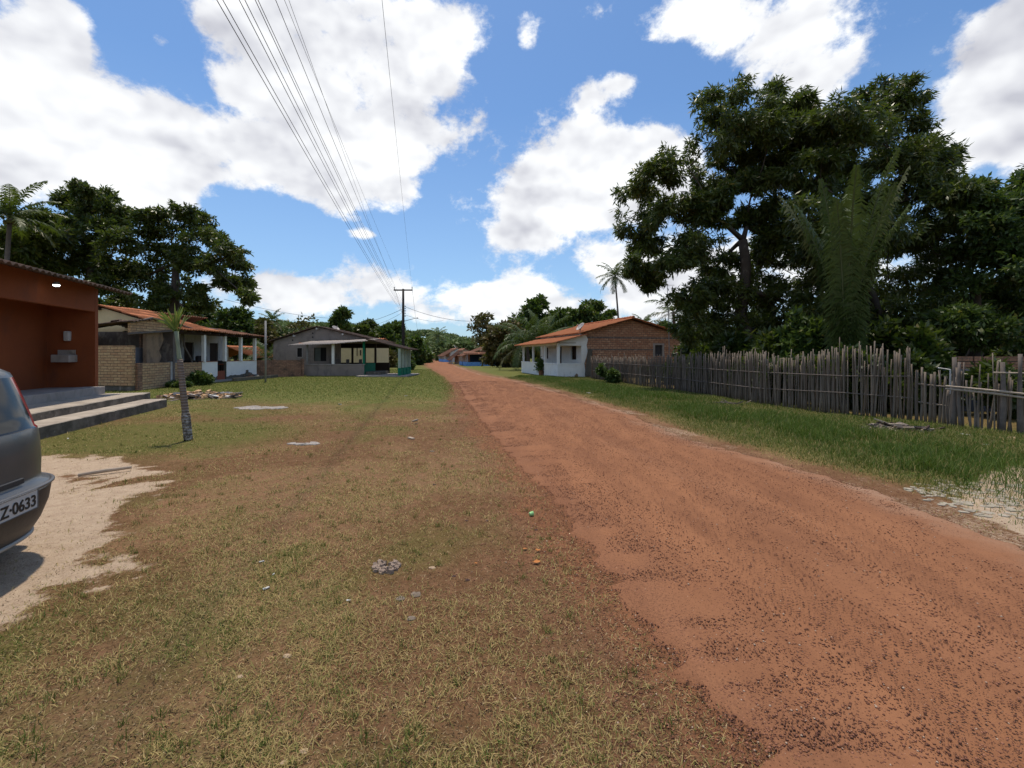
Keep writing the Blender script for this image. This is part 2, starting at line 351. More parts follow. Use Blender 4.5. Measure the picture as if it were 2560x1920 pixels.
def zones(x, y):
    jit = (fbm(x, y, 1.6, 1) - .5); fine = fbm(x, y, 6., 3) - .5
    ds = poly_dist(x, y, SAND) + jit * .7 + fine * .9
    sand = 1 - sst(ds, -.28, .30)
    dst = poly_dist(x, y, STONES) + fine * .3; ston = 1 - sst(dst, -.05, .15)
    xl = roadL(y); xr = roadR(y)
    right = sst(x - xr, .25, .9)          # verge right of road
    far = sst(y + (fbm(x, y, .3, 8) - .5) * 9 - x * .12, 11, 17)
    gl = fbm(x, y, .9, 11)
    g_left = np.clip(far * 1.0 + sst(gl, .54, .72) * .42 + (sst(fbm(x,y,.5,9), .55,.7)) * .2, 0, 1)
    # mossy green ground close to the steps and behind the sand
    g_left = np.maximum(g_left, .8 * (1 - sst(np.hypot((x+7.2)/2.8, (y-8.6)/1.9), .7, 1.3)))
    g_left = g_left * sst(xl - x, .1, .1 + 1.3 * (1 - .6 * sst(y, 8, 20)))
    g_right = np.clip(.55 + .6 * sst(x - xr, .7, 1.5), 0, 1)
    green = np.where(x > (xl + xr) / 2, g_right * right, g_left)
    mid = (xl + xr) / 2
    dr = np.where(x > mid, x - xr, xl - x)          # distance outside the road
    grit = 1 - sst(dr + jit * .9 + fine * .5, .05, np.where(x > mid, .55, .8))
    rt = x > mid; edge_s = rt * (1 - sst(dr + jit * 1.4, .1, .75)) * (.35 + .6 * sst(fbm(x, y, 1.1, 91), .4, .6)); sand = np.maximum(sand, edge_s * .46); grit = np.where(rt, grit * .35, grit)
    brown = np.exp(-((y - 9.2) / 2.0)**2) * sst(-x, .5, 2.5) * .8 + sst(fbm(x, y, .75, 21), .42, .58) * 1.0
    xf = np.interp(y, [3, 8, 9.2, 10.6, 11.4, 13.6, 18.7, 28.5, 45], [14, 11.5, 10.2, 9.8, 8.7, 7.75, 7.2, 5.3, 3.5]); bh_ = sst(x - xf, .1, .7) * (1 - sst(y, 55, 90))
    green = np.where(x > mid, g_right * right, g_left) * (1 - .6 * bh_); brown = np.maximum(brown, bh_); return dict(green=green * (1 - sand), brown=np.clip(brown, 0, 1), sand=sand, ston=ston, grit=grit * (1 - sand), dr=dr)
    return dict(sand=sand, ston=ston, green=green * (1 - sand), grit=grit * (1 - sand), brown=np.clip(brown, 0, 1), dr=dr)
def ax(lo, hi, core, step, g=1.09):
    a = list(np.arange(-core, core, step)); s = step; x = a[-1]
    while x < hi: s *= g; x += s; a.append(x)
    s = step; x = -core
    while x > lo: s *= g; x -= s; a.insert(0, x)
    return np.array(a)
gx = ax(-2500, 2500, 7.5, .07, 1.07); gy = ax(-300, 3000, 5.5, .07, 1.06) + 5.0
GX, GY = np.meshgrid(gx, gy); Z = zones(GX, GY)
near = np.exp(-np.hypot(GX, GY) / 14)
hill_side = np.zeros_like(GX)
GZ = gz(GX, GY) + near * (.035 * (fbm(GX, GY, 2.2, 31) - .5) + .02 * (fbm(GX, GY, 9, 33) - .5))
inroad = (GX > roadL(GY) + .3) & (GX < roadR(GY) - .3) & (GY < 240)
GZ = GZ - np.where(inroad, .06, 0)
V = np.stack([GX.ravel(), GY.ravel(), GZ.ravel()], 1)
ny, nx_ = GX.shape; I = np.arange(ny * nx_).reshape(ny, nx_)
FQ = np.stack([I[:-1,:-1], I[:-1,1:], I[1:,1:], I[1:,:-1]], -1).reshape(-1, 4)
m, t, b = newmat('ground_soil_and_turf'); oc = coords(t)
a = t.nodes.new('ShaderNodeAttribute'); a.attribute_name = 'tone'; sp = t.nodes.new('ShaderNodeSeparateColor'); t.links.new(a.outputs['Color'], sp.inputs[0])
n_f = noi(t, oc, 55, 6, .7); n_m = noi(t, oc, 9, 6, .65); n_g = noi(t, oc, 26, 5, .7, .8); n_vf = noi(t, oc, 190, 3, .7)
soil = mixc(t, mapr(t, n_m, .38, .62), (.235, .118, .062), (.13, .056, .030))
soil = mixc(t, mapr(t, n_vf, .3, .7, 0, .5), soil, (.27, .155, .095))
dry = mixc(t, mapr(t, n_g, .35, .65), (.30, .205, .095), (.16, .10, .045))
base = mixc(t, mapr(t, mth(t, 'ADD', n_f, mth(t, 'MULTIPLY', n_m, .7)), .72, .98, 0, .85), soil, dry)
cr = t.nodes.new('ShaderNodeTexVoronoi'); cr.inputs['Scale'].default_value = 95; t.links.new(oc, cr.inputs['Vector']); crc = t.nodes.new('ShaderNodeSeparateColor'); t.links.new(cr.outputs['Color'], crc.inputs[0])
crm = mth(t, 'MULTIPLY', mapr(t, cr.outputs['Distance'], .25, .45, 1, 0), mapr(t, mth(t, 'ADD', crc.outputs[0], mth(t, 'MULTIPLY', n_m, .5)), .78, .98))
base = mixc(t, mth(t, 'MULTIPLY', sp.outputs[2], mapr(t, n_m, .35, .6, .35, .95)), base, mixc(t, mapr(t, n_f, .35, .7), (.105, .052, .024), (.175, .088, .042)))
grn = mixc(t, mapr(t, n_f, .35, .66), (.050, .080, .012), (.135, .165, .034))
base = mixc(t, mth(t, 'MULTIPLY', sp.outputs[0], mapr(t, mth(t, 'ADD', n_f, mth(t, 'MULTIPLY', n_m, .6)), .6, .9, .45, 1.)), base, grn)
al = a.outputs['Alpha']
gr = mixc(t, mapr(t, n_f, .38, .64), (.27, .125, .066), (.125, .060, .038)); gr = mixc(t, mapr(t, al, .25, .85, 0, .9), gr, mixc(t, mapr(t, n_m, .36, .64), (.272, .118, .057), (.180, .074, .037)))
base = mixc(t, mth(t, 'MULTIPLY', al, mapr(t, n_m, .3, .62, 1, .75)), base, gr)
snd = mixc(t, mapr(t, n_m, .35, .7), (.52, .40, .28), (.40, .29, .20)); snd = mixc(t, mapr(t, n_vf, .35, .75, 0, .4), snd, (.28, .2, .15))
base = mixc(t, mth(t, 'MULTIPLY', crm, .65), base, mixc(t, crc.outputs[1], (.045, .026, .016), (.30, .19, .11)))
base = mixc(t, mapr(t, mth(t, 'ADD', sp.outputs[1], mth(t, 'MULTIPLY', mth(t, 'SUBTRACT', n_g, .5), 1.1)), .35, .62), base, mixc(t, mth(t, 'MULTIPLY', crm, .55), snd, (.20, .13, .085)))
t.links.new(base, b.inputs['Base Color']); b.inputs['Roughness'].default_value = .97; b.inputs['Specular IOR Level'].default_value = .1
bump(t, b, mth(t, 'ADD', mth(t, 'MULTIPLY', n_f, .8), mth(t, 'MULTIPLY', n_m, 1.2)), .8, .03)
groundmat = m
C4 = np.stack([Z['green'].ravel(), np.maximum(Z['sand'], Z['ston'] * .95).ravel(), Z['brown'].ravel(), Z['grit'].ravel()], 1)
g = fast_mesh('ground', V, FQ, groundmat, None, C4, True); tag(g, kind='structure')

# road: a sheet of its own, ragged where gravel spills into the turf
ys = [-6.]; s = .06
while ys[-1] < 235:
    yy = ys[-1]; ys.append(yy + (.25 if yy < .8 else .05 + max(0, yy - 6) * .02))
ys = np.array(ys); xl = roadL(ys); xr = roadR(ys)
jl = (fbm(ys*0+3, ys, 1.4, 41) - .5) * .2 + (fbm(ys*0+9, ys, 9, 43) - .5) * .3; jr = (fbm(ys*0+5, ys, 1.2, 45) - .5) * .3 + (fbm(ys*0+1, ys, 9, 47) - .5) * .22
xl = xl + jl; xr = xr + jr
NU = 46; U = np.linspace(0, 1, NU)[None, :]; RX = xl[:, None] * (1 - U) + xr[:, None] * U; RY = np.repeat(ys[:, None], NU, 1)
crown = .035 * (1 - (2 * U - 1)**2) ; ruts = -.018 * (np.exp(-((U - .34) / .07)**2) + np.exp(-((U - .66) / .07)**2))
edge = np.minimum(U, 1 - U) * (xr - xl)[:, None]
RZ = gz(RX, RY) + .004 + (.012 + crown + ruts) * sst(edge, .02, .5) - .05 * (1 - sst(edge, 0, .06)) + .014 * (fbm(RX, RY, 3, 51) - .5) * sst(edge, 0, .3) + .006*(fbm(RX, RY, 18, 52) - .5)
RZ = RZ + .02 * np.exp(-np.hypot(RX, RY) / 14)
V = np.stack([RX.ravel(), RY.ravel(), RZ.ravel()], 1); I = np.arange(len(ys) * NU).reshape(-1, NU)
FQ = np.stack([I[:-1,:-1], I[:-1,1:], I[1:,1:], I[1:,:-1]], -1).reshape(-1, 4)
m, t, b = newmat('red_laterite_road'); oc = coords(t)
a = t.nodes.new('ShaderNodeAttribute'); a.attribute_name = 'tone'; sp = t.nodes.new('ShaderNodeSeparateColor'); t.links.new(a.outputs['Color'], sp.inputs[0])
n_m = noi(t, vmt(t, 'MULTIPLY', oc, (1.5, .35, 1)), 1.9, 8, .68); n_f = noi(t, oc, 60, 5, .7); n_vf = noi(t, oc, 220, 3, .7)
base = mixc(t, mapr(t, n_m, .36, .64), (.272, .118, .057), (.180, .074, .037))
base = mixc(t, mapr(t, n_vf, .3, .7, 0, .35), base, (.33, .165, .085))
vo = t.nodes.new('ShaderNodeTexVoronoi'); vo.inputs['Scale'].default_value = 75; t.links.new(oc, vo.inputs['Vector'])
pk = mapr(t, vo.outputs['Distance'], .16, .30, 1, 0); vc = t.nodes.new('ShaderNodeSeparateColor'); t.links.new(vo.outputs['Color'], vc.inputs[0])
sel = mapr(t, mth(t, 'ADD', mth(t, 'ADD', vc.outputs[0], mth(t, 'MULTIPLY', sp.outputs[0], .5)), mth(t, 'MULTIPLY', mth(t, 'SUBTRACT', n_m, .5), .8)), .66, .80)
base = mixc(t, mth(t, 'MULTIPLY', pk, sel), base, mixc(t, vc.outputs[1], (.11, .048, .028), (.22, .10, .055)))
base = mixc(t, mth(t, 'MULTIPLY', sp.outputs[0], mapr(t, n_m, .3, .62, .6, .3)), base, mixc(t, mapr(t, n_f, .38, .64), (.27, .125, .066), (.125, .060, .038)))
base = mixc(t, mth(t, 'MULTIPLY', sp.outputs[1], mapr(t, n_m, .3, .6, .2, .9)), base, (.38, .25, .17))
t.links.new(base, b.inputs['Base Color']); b.inputs['Roughness'].default_value = .95; b.inputs['Specular IOR Level'].default_value = .12
bump(t, b, mth(t, 'ADD', mth(t, 'ADD', mth(t, 'MULTIPLY', n_f, .6), mth(t, 'MULTIPLY', n_m, 1.5)), mth(t, 'MULTIPLY', mth(t, 'MULTIPLY', pk, sel), .8)), .7, .02)
UU = np.repeat(U, len(ys), 0)
grit = np.clip(1 - sst(UU * (xr - xl)[:, None] + .9 * (fbm(RX, RY, 1.6, 1) - .5) + .5 * (fbm(RX, RY, 6, 3) - .5), .05, .75) + .55 * np.exp(-((UU - .52 + .06 * (fbm(RX, RY, .3, 55) - .5)) / .06)**2) * sst(fbm(RX, RY, .8, 57), .3, .6) + .45 * (1 - sst((1 - UU) * (xr - xl)[:, None], .4, 1.3)), 0, 1)
sandy = (1 - sst((1 - UU) * (xr - xl)[:, None] + .5 * (fbm(RX, RY, 4, 92) - .5), .0, .6)) * (.2 + .5 * sst(fbm(RX, RY, 1.1, 91), .4, .6))
road = fast_mesh('road', V, FQ, m, None, np.stack([grit.ravel(), sandy.ravel(), sandy.ravel() * 0, sandy.ravel() * 0 + 1], 1), True); tag(road, kind='structure')
def gtop(x, y):      # height of the drawn ground
    n = np.exp(-np.hypot(x, y) / 14)
    return gz(x, y) + n * (.035 * (fbm(x, y, 2.2, 31) - .5) + .02 * (fbm(x, y, 9, 33) - .5))

# pebbles: laterite gravel along and on the road
def pebbles(name, x, y, z, r, colr, mat, label, cat):
    n = len(x); base = np.array([[1,0,0],[0,1,0],[-1,0,0],[0,-1,0],[0,0,.7],[0,0,-.5]], float)
    ang = rng.random(n) * 6.28; c, s = np.cos(ang), np.sin(ang); sc = .6 + .7 * rng.random((n, 6, 1))
    P = base[None] * sc * r[:, None, None]
    Q = np.stack([P[..., 0] * c[:, None] - P[..., 1] * s[:, None], P[..., 0] * s[:, None] + P[..., 1] * c[:, None], P[..., 2]], -1)
    Q[..., 0] += x[:, None]; Q[..., 1] += y[:, None]; Q[..., 2] += z[:, None]
    f = np.array([[0,1,4],[1,2,4],[2,3,4],[3,0,4],[1,0,5],[2,1,5],[3,2,5],[0,3,5]])
    FF = (f[None] + 6 * np.arange(n)[:, None, None]).reshape(-1, 3)
    o = fast_mesh(name, Q.reshape(-1, 3), FF, mat, None, np.repeat(colr, 6, 0)); return tag(o, label, cat, kind='stuff')
gm = leafmat('laterite_pebble', (.12, .052, .034), (.33, .15, .09), (.45, .33, .24), trans=0, rough=.9, spec=.15)
n = 190000; y = 1.3 + 24 * rng.random(n)**2.2; xl_ = roadL(y); xr_ = roadR(y)
q = rng.random(n); side = rng.random(n)
x = np.where(q < .42, xl_ + rng.normal(0, .50, n) + .05, np.where(q < .58, xr_ + rng.normal(0, .3, n) - .1, np.where(q < .66, xl_ * .48 + xr_ * .52 + rng.normal(0, .35, n), xl_ + (xr_ - xl_) * side)))
dL = (x - xl_); crn = .016 + .035 * (1 - (2 * np.clip(dL / (xr_ - xl_), 0, 1) - 1)**2)
ins = (dL > 0) & (x < xr_)
z = np.where(ins, gz(x, y) + crn * sst(np.minimum(dL, xr_ - x), .02, .5) + .02 * np.exp(-np.hypot(x, y) / 14), gtop(x, y))
r = (.0022 + .0055 * rng.random(n)**3.5) * (1 + y * .03)
pebbles('gravel', x, y, z + r * .2, r, np.stack([rng.random(n)**1.6, (rng.random(n) < .03) * .9], 1), gm, 'small dark red laterite gravel scattered on the dirt road and its edges', 'gravel')

# ------------------------------------------------------------------ grass (stuff)
def blades(x, y, z, L, Wd, lean, tone, mat, name, label, cat, seg=2):
    n = len(x); az_ = rng.random(n) * 6.283; d = np.stack([np.cos(az_), np.sin(az_)], 1); pz = np.stack([-d[:, 1], d[:, 0]], 1)
    tw = rng.normal(0, .5, n); pz = np.stack([pz[:, 0] * np.cos(tw) - pz[:, 1] * np.sin(tw), pz[:, 0] * np.sin(tw) + pz[:, 1] * np.cos(tw)], 1)
    V = np.zeros((n, 5, 3)); B = np.stack([x, y, z], 1)
    hx = L * np.sin(lean); hz_ = L * np.cos(lean)
    V[:, 0, :2] = B[:, :2] - pz * Wd[:, None] / 2; V[:, 1, :2] = B[:, :2] + pz * Wd[:, None] / 2; V[:, 0, 2] = V[:, 1, 2] = z - .004
    m1 = B[:, :2] + d * (hx * .42)[:, None]; mz = z + hz_ * .62
    V[:, 2, :2] = m1 + pz * (Wd * .42)[:, None]; V[:, 3, :2] = m1 - pz * (Wd * .42)[:, None]; V[:, 2, 2] = V[:, 3, 2] = mz
    V[:, 4, :2] = B[:, :2] + d * hx[:, None]; V[:, 4, 2] = z + hz_ * .85 + .002
    o5 = 5 * np.arange(n)[:, None]
    F3 = np.concatenate([o5 + np.array([[0, 1, 2]]), o5 + np.array([[0, 2, 3]]), o5 + np.array([[3, 2, 4]])])
    o = fast_mesh(name, V.reshape(-1, 3), F3, mat, None, np.repeat(tone, 5, 0)); return tag(o, label, cat, kind='stuff')
gmat = leafmat('turf_blade', (.052, .082, .014), (.15, .185, .038), (.54, .39, .17), trans=.25, rough=.7, spec=.15)
gdeep = leafmat('lush_grass_blade', (.035, .070, .010), (.10, .155, .022), (.34, .26, .11), trans=.3, rough=.6, spec=.2)
def scatter(n, ymin, ymax, pw, spread=1.35, extra=.8):
    y = ymin + (ymax - ymin) * rng.random(n)**pw; x = (rng.random(n) * 2 - 1) * (y * spread + extra); return x, y
x, y = scatter(950000, 1.1, 20, 1.75)
Zb = zones(x, y); pat = fbm(x, y, 1.3, 61) * .55 + fbm(x, y, 9, 63) * .45
keep_p = np.clip(1.0 * sst(pat, .38, .60), .05, 1) * (1 - .55 * Zb['brown']) * (1 - Zb['sand'] * .95) * (1 - .75 * Zb['ston']) * np.where(Zb['dr'] > 0, np.clip(.2 + (Zb['dr'] - .0) / .75, 0, 1), .07 * (Zb['dr'] > -.35))
keep_p = keep_p * np.where((x > roadR(y)), .85, 1)
k = rng.random(len(x)) < keep_p; x, y, pat = x[k], y[k], pat[k]; Zb = {a_: v_[k] for a_, v_ in Zb.items()}
n = len(x); gr_ = Zb['green']
clump = sst(fbm(x, y, 2.6, 71), .58, .74)
L = (.020 + .030 * rng.random(n)) * (1 + .3 * clump + .1 * gr_) * (1 + y * .02); Wd = (.0018 + .0016 * rng.random(n)) * (1 + y * .16)
lean = np.clip(rng.normal(1.18, .28, n) - .3 * clump * rng.random(n), .1, 1.5)
dryv = np.clip((rng.random(n) < (.93 - .60 * np.clip(gr_ + clump * .28, 0, 1))) * (.25 + .75 * rng.random(n)), 0, 1)
blades(x, y, gtop(x, y), L, Wd, lean, np.stack([rng.random(n), dryv], 1), gmat, 'grass', 'short dry and green turf blades over the bare soil left of the road', 'grass')
# flattened dead straw and crumbs over all the worn turf
n = 420000; x, y = scatter(n, 1.1, 12, 1.7); Zb = zones(x, y); k = (rng.random(n) < (1 - .85 * Zb['sand'])) & (Zb['dr'] > -.4 * rng.random(len(x))) & (x < roadL(y) + .4); x, y = x[k], y[k]; n = len(x)
gdead = leafmat('dead_straw', (.055, .034, .018), (.24, .155, .075), (.42, .31, .17), trans=.1, rough=.9, spec=.1)
blades(x, y, gtop(x, y), .010 + .022 * rng.random(n)**1.5, (.0018 + .0022 * rng.random(n)) * (1 + y * .12), np.clip(rng.normal(1.42, .12, n), 1.0, 1.56), np.stack([rng.random(n)**1.4, (rng.random(n) < .18) * 1.], 1), gdead, 'dead_straw', 'flattened dead straw and crumbs lying over the worn turf', 'straw')
# small green tufts
nt_ = 800; tx, ty = scatter(nt_, 1.3, 13, 1.5); Zt = zones(tx, ty); k = (Zt['dr'] > .2) & (Zt['sand'] < .3) & (tx < roadL(ty)); tx, ty = tx[k], ty[k]
sz = .022 + .034 * rng.random(len(tx)); m_ = 26
x = np.repeat(tx, m_) + rng.normal(0, 1, len(tx) * m_) * np.repeat(sz, m_) * .45; y = np.repeat(ty, m_) + rng.normal(0, 1, len(tx) * m_) * np.repeat(sz, m_) * .45; n = len(x)
blades(x, y, gtop(x, y), np.repeat(sz, m_) * (.6 + .8 * rng.random(n)), .002 + .002 * rng.random(n), np.abs(rng.normal(.55, .3, n)), np.stack([rng.random(n) * .7, (rng.random(n) < .2) * .8], 1), gmat, 'grass_tufts', 'small green grass tufts standing in the worn turf', 'grass')
# lush verge right of the road
n = 330000; y = 3.5 + 27 * rng.random(n)**1.6; xr_ = roadR(y); wdt = np.interp(y, [3.5, 9, 11.5, 18, 28], [6.5, 6.3, 5.4, 5.0, 5.5]); x = xr_ + .3 + wdt * rng.random(n)
Zb = zones(x, y); dns = fbm(x, y, .9, 81); dr = x - xr_
k = rng.random(n) < (sst(dr + (dns - .5) * 1.2, .25, 1.1) * (1 - .8 * Zb['ston'])); x, y, dr, dns = x[k], y[k], dr[k], dns[k]; n = len(x)
lush = sst(dr + (dns - .5) * 1.5, .9, 1.7) * (1 - .55 * sst(dr, 3.2, 4.6)) * sst(fbm(x, y, .5, 83), .25, .55)
L = (.035 + .04 * rng.random(n)) + lush * (.07 + .13 * rng.random(n)) * (.5 + fbm(x, y, 1.4, 85)); Wd = (.0025 + .003 * rng.random(n)) * (1 + y * .07)
dryv = (rng.random(n) < (.60 - .54 * lush)) * (.5 + .5 * rng.random(n))
blades(x, y, gtop(x, y), L, Wd, np.clip(rng.normal(.7, .35, n), .05, 1.45), np.stack([rng.random(n), dryv], 1), gdeep, 'verge_grass', 'tall lush green grass between the road and the stake fence', 'grass')
# distant lawn
n = 150000; y = 15 + 32 * rng.random(n)**1.4; x = roadL(y) - .3 - 17 * rng.random(n)
k = (rng.random(n) < (.3 + .7 * zones(x, y)['green']) * sst(y, 14, 23)); x, y = x[k], y[k]; n = len(x)
blades(x, y, gtop(x, y), .035 + .045 * rng.random(n), .008 + .008 * rng.random(n), np.clip(rng.normal(.8, .3, n), .1, 1.4), np.stack([rng.random(n), (rng.random(n) < .18) * .7], 1), gmat, 'lawn_grass', 'short green lawn grass stretching to the grey porch house', 'grass')

# ------------------------------------------------------------------ foliage builders
def leafcloud(P, D, L, W, droop, seed=0):      # P points, D outward directions; returns kite leaves
    n = len(P); r = np.random.default_rng(seed)
    d = D + r.normal(0, .75, (n, 3)); d[:, 2] -= droop; d /= np.linalg.norm(d, axis=1)[:, None] + 1e-9
    s = np.cross(d, r.normal(0, 1, (n, 3))); s /= np.linalg.norm(s, axis=1)[:, None] + 1e-9
    L = L * (.7 + .6 * r.random(n)); W = W * (.7 + .6 * r.random(n))
    V = np.empty((n, 4, 3)); V[:, 0] = P; V[:, 1] = P + d * (L * .45)[:, None] + s * (W * .5)[:, None]
    V[:, 2] = P + d * L[:, None]; V[:, 3] = P + d * (L * .45)[:, None] - s * (W * .5)[:, None]
    return V
def tree(name, label, cat, base, trunk_top, lobes, tr=.25, leaf=(.3, .075), nclus=14, nros=16, nleaf=9, droop=.5, mat=None, bk=None, seed=1, group=None, spread=.2, tonebias=0., yel=.06, nsub=5, forks=None):
    r = np.random.default_rng(seed); random.seed(seed)
    root = thing(name, label, cat, base, 0, group); B = Vector(base)
    T = Vector(trunk_top) - B; tm = MB()
    k = 7; pts = []
    for i in range(k):
        f = i / (k - 1); pts.append(T * f + Vector((random.uniform(-1, 1), random.uniform(-1, 1), 0)) * tr * .6 * math.sin(f * PI))
    tm.tube(pts, [tr * (1.35 - .75 * (i / (k - 1))**.6) if i else tr * 1.7 for i in range(k)], 9)
    PS, DS, TN = [], [], []; sk = [(pts[i_], tr * (1.3 - .75 * (i_ / 6)**.6)) for i_ in (4, 5, 6)]; T_ = pts[-1]
    lobes = sorted(lobes, key=lambda q: (Vector(q[:3]) - B - T_).length)
    for li, lb in enumerate(lobes):
        c = Vector(lb[:3]) - B; rad = np.array(lb[3:6]) if len(lb) >= 6 else np.array([lb[3]] * 3)
        fk, pr_ = min(sk, key=lambda q: (q[0] - c).length + .25 * (q[0] - T_).length + (1.5 if (q[0] - T_).length > (c - T_).length else 0))
        mid = fk.lerp(c, .5) + Vector((random.uniform(-.16, .16), random.uniform(-.16, .16), random.uniform(-.05, .2))) * (c - fk).length
        lim = [fk.lerp(mid, f) * (1-f) + mid.lerp(c, f) * f for f in np.linspace(0, 1, 7)]
        r0 = max(pr_ * .70, tr * .10); tm.tube(lim, [r0 * (1 - .5 * i / 6) for i in range(7)], 6); sk += [(lim[i_], r0 * (1 - .5 * i_ / 6)) for i_ in (3, 5, 6)]; r0 = min(r0, tr * .3)
        nc = max(4, int(nclus * (lb[6] if len(lb) > 6 else 1)))
        dirs = r.normal(0, 1, (nc, 3)); dirs /= np.linalg.norm(dirs, axis=1)[:, None]; dirs[:, 2] = dirs[:, 2] * .9 + .12
        rr = .45 + .55 * r.random(nc)**.6; cen = np.array(c) + dirs * rad * rr[:, None]
        for j in range(nc):
            if j < nsub:
                st = lim[random.choice((3, 4, 5))]; e = Vector(cen[j]); md = st.lerp(e, .5) + Vector(r.normal(0, .08, 3)) * (e - st).length
                tm.tube([st, st.lerp(md, .6), md, md.lerp(e, .6), e], [r0 * .4, r0 * .32, r0 * .24, r0 * .16, r0 * .07], 4, False)
            q = max(3, int(nros * (.5 + r.random())))
            off = r.normal(0, 1, (q, 3)) * rad * spread * np.array([1, 1, .75]); pp = cen[j] + off
            tb = np.clip(.5 + .18 * r.normal() + tonebias, 0, 1)
            P = np.repeat(pp, nleaf, 0) + r.normal(0, leaf[0] * .25, (q * nleaf, 3)); D = np.repeat(off / (np.linalg.norm(off, axis=1)[:, None] + 1e-6) * .6 + dirs[j] * .4, nleaf, 0)
            PS.append(P); DS.append(D); TN.append(np.stack([np.clip(tb + r.normal(0, .22, len(P)), 0, 1), (r.random(len(P)) < yel) * r.random(len(P))], 1))
    P = np.concatenate(PS); V = leafcloud(P, np.concatenate(DS), leaf[0], leaf[1], droop, seed)
    Fq = np.arange(len(P) * 4).reshape(-1, 4)
    tm.build('trunk', bk or bark, root, True)
    fast_mesh('crown', V.reshape(-1, 3), Fq, mat or leafM, root, np.repeat(np.concatenate(TN), 4, 0))
    return root
leafM = leafmat('mango_leaf', (.028, .048, .010), (.115, .140, .026), (.20, .16, .035), trans=.36, rough=.42, spec=.45)
leafL = leafmat('broad_leaf', (.030, .058, .012), (.100, .155, .032), (.18, .16, .035), trans=.34, rough=.5)
leafP = leafmat('palm_leaf', (.032, .06, .013), (.10, .14, .03), (.20, .15, .06), trans=.25, rough=.45, spec=.4)
leafB = leafmat('brownish_leaf', (.075, .065, .02), (.15, .115, .035), (.20, .12, .04), trans=.25, rough=.6)
leafY = leafmat('yellow_green_palm_leaf', (.11, .17, .035), (.26, .31, .07), (.4, .36, .09), trans=.35, rough=.5)  # lighter, yellower green for the young palm
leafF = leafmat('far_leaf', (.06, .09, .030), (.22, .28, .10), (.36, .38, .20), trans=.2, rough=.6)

def frond(r, org, azm, elev, L, bend, nleaf, ll, lw, droopl=.5, planar=0., up=(0, 0, 1), roll=0., vee=.35):
    """one feather frond: returns rachis points, radii and leaflet quads"""
    org = Vector(org); h = Vector((math.cos(azm), math.sin(azm), 0)); pts = []; e = elev; p = org.copy(); n = 12
    for i in range(n + 1):
        pts.append(p.copy()); d = h * math.cos(e) + Vector((0, 0, math.sin(e))); p = p + d * (L / n); e -= bend / n * (.5 + 1.0 * i / n)
    Vs = []; side0 = Vector((-h.y, h.x, 0))
    for i in range(nleaf):
        f = .10 + .90 * i / (nleaf - 1); q = f * n; a = min(int(q), n - 1); P = pts[a].lerp(pts[a+1], q - a); tdir = (pts[a+1] - pts[a]).normalized()
        sd_ = (side0 * math.cos(roll) + tdir.cross(side0) * math.sin(roll)).normalized(); upv = sd_.cross(tdir).normalized()
        if upv.z < 0: upv = -upv
        length = ll * (math.sin(PI * min(1, (f * .86 + .12)))**.6) * (.85 + .3 * r.random())
        for s_ in (-1, 1):
            o = (sd_ * s_ + tdir * (.45 + .6 * f) + upv * (vee * (1 - f * .5)) + Vector(r.normal(0, .15, 3))).normalized()
            dn = Vector((0, 0, -1)) * droopl * length * (.7 + .6 * r.random())
            m1 = P + o * length * .5 + dn * .22; t1 = P + o * length * .92 + dn
            wv = tdir * lw * .5
            Vs.append((P - wv*.6, P + wv*.6, m1 + wv, m1 - wv)); Vs.append((m1 - wv, m1 + wv, t1 + wv * .12, t1 - wv * .12))
    return pts, Vs
def palm(name, label, base, height, nf, L, seed=1, lean=(0, 0), tr=.13, mat=None, group=None, elev=(1.3, -.5), bend=(1.0, 1.6), nl=34, ll=.75, lw=.05, dr=.6, coco=True, cat='palm tree'):
    r = np.random.default_rng(seed); root = thing(name, label, cat, base, 0, group); tm = MB()
    k = 9; pts = [Vector((lean[0] * (i/(k-1))**1.6, lean[1] * (i/(k-1))**1.6, height * i / (k-1))) for i in range(k)]
    tm.tube(pts, [tr * 1.6] + [tr * (1.05 - .35 * i / (k-1)) for i in range(1, k)], 10); tm.build('trunk', palmbark, root, True)
    top = pts[-1]; QS = []; TN = []; rm = MB()
    for i in range(nf):
        f = (i + .5) / nf; e = elev[0] + (elev[1] - elev[0]) * f; azm = i * 2.399 + r.normal(0, .12); bd = bend[0] + (bend[1] - bend[0]) * r.random()
        ps, q = frond(r, top, azm, e, L * (.85 + .25 * r.random()), bd, nl, ll, lw, dr)
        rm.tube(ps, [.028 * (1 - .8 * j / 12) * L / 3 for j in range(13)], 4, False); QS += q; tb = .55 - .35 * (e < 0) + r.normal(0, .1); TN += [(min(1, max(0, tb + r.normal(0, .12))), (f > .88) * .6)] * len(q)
    V = np.array([[tuple(p) for p in q] for q in QS]); c = np.repeat(np.array(TN, float), 4, 0)
    fast_mesh('crown', V.reshape(-1, 3), np.arange(len(QS) * 4).reshape(-1, 4), mat or leafP, root, c)
    rm.build('leaf_stems', palmgreen, root, True)
    if coco:
        cm = MB()
        for j in range(7):
            a_ = j * .9; cc2 = top + Vector((math.cos(a_) * .22, math.sin(a_) * .22, -.25 - .1 * (j % 2))); cm.lathe([(.001, -.12), (.09, -.07), (.11, 0), (.08, .08), (.001, .11)], cc2, 8)
        cm.build('coconuts', coconut, root, True)
    return root
palmgreen = plain('palm_stem_green', (.075, .09, .03), .5)
coconut = plain('coconut_husk', (.13, .12, .04), .6)
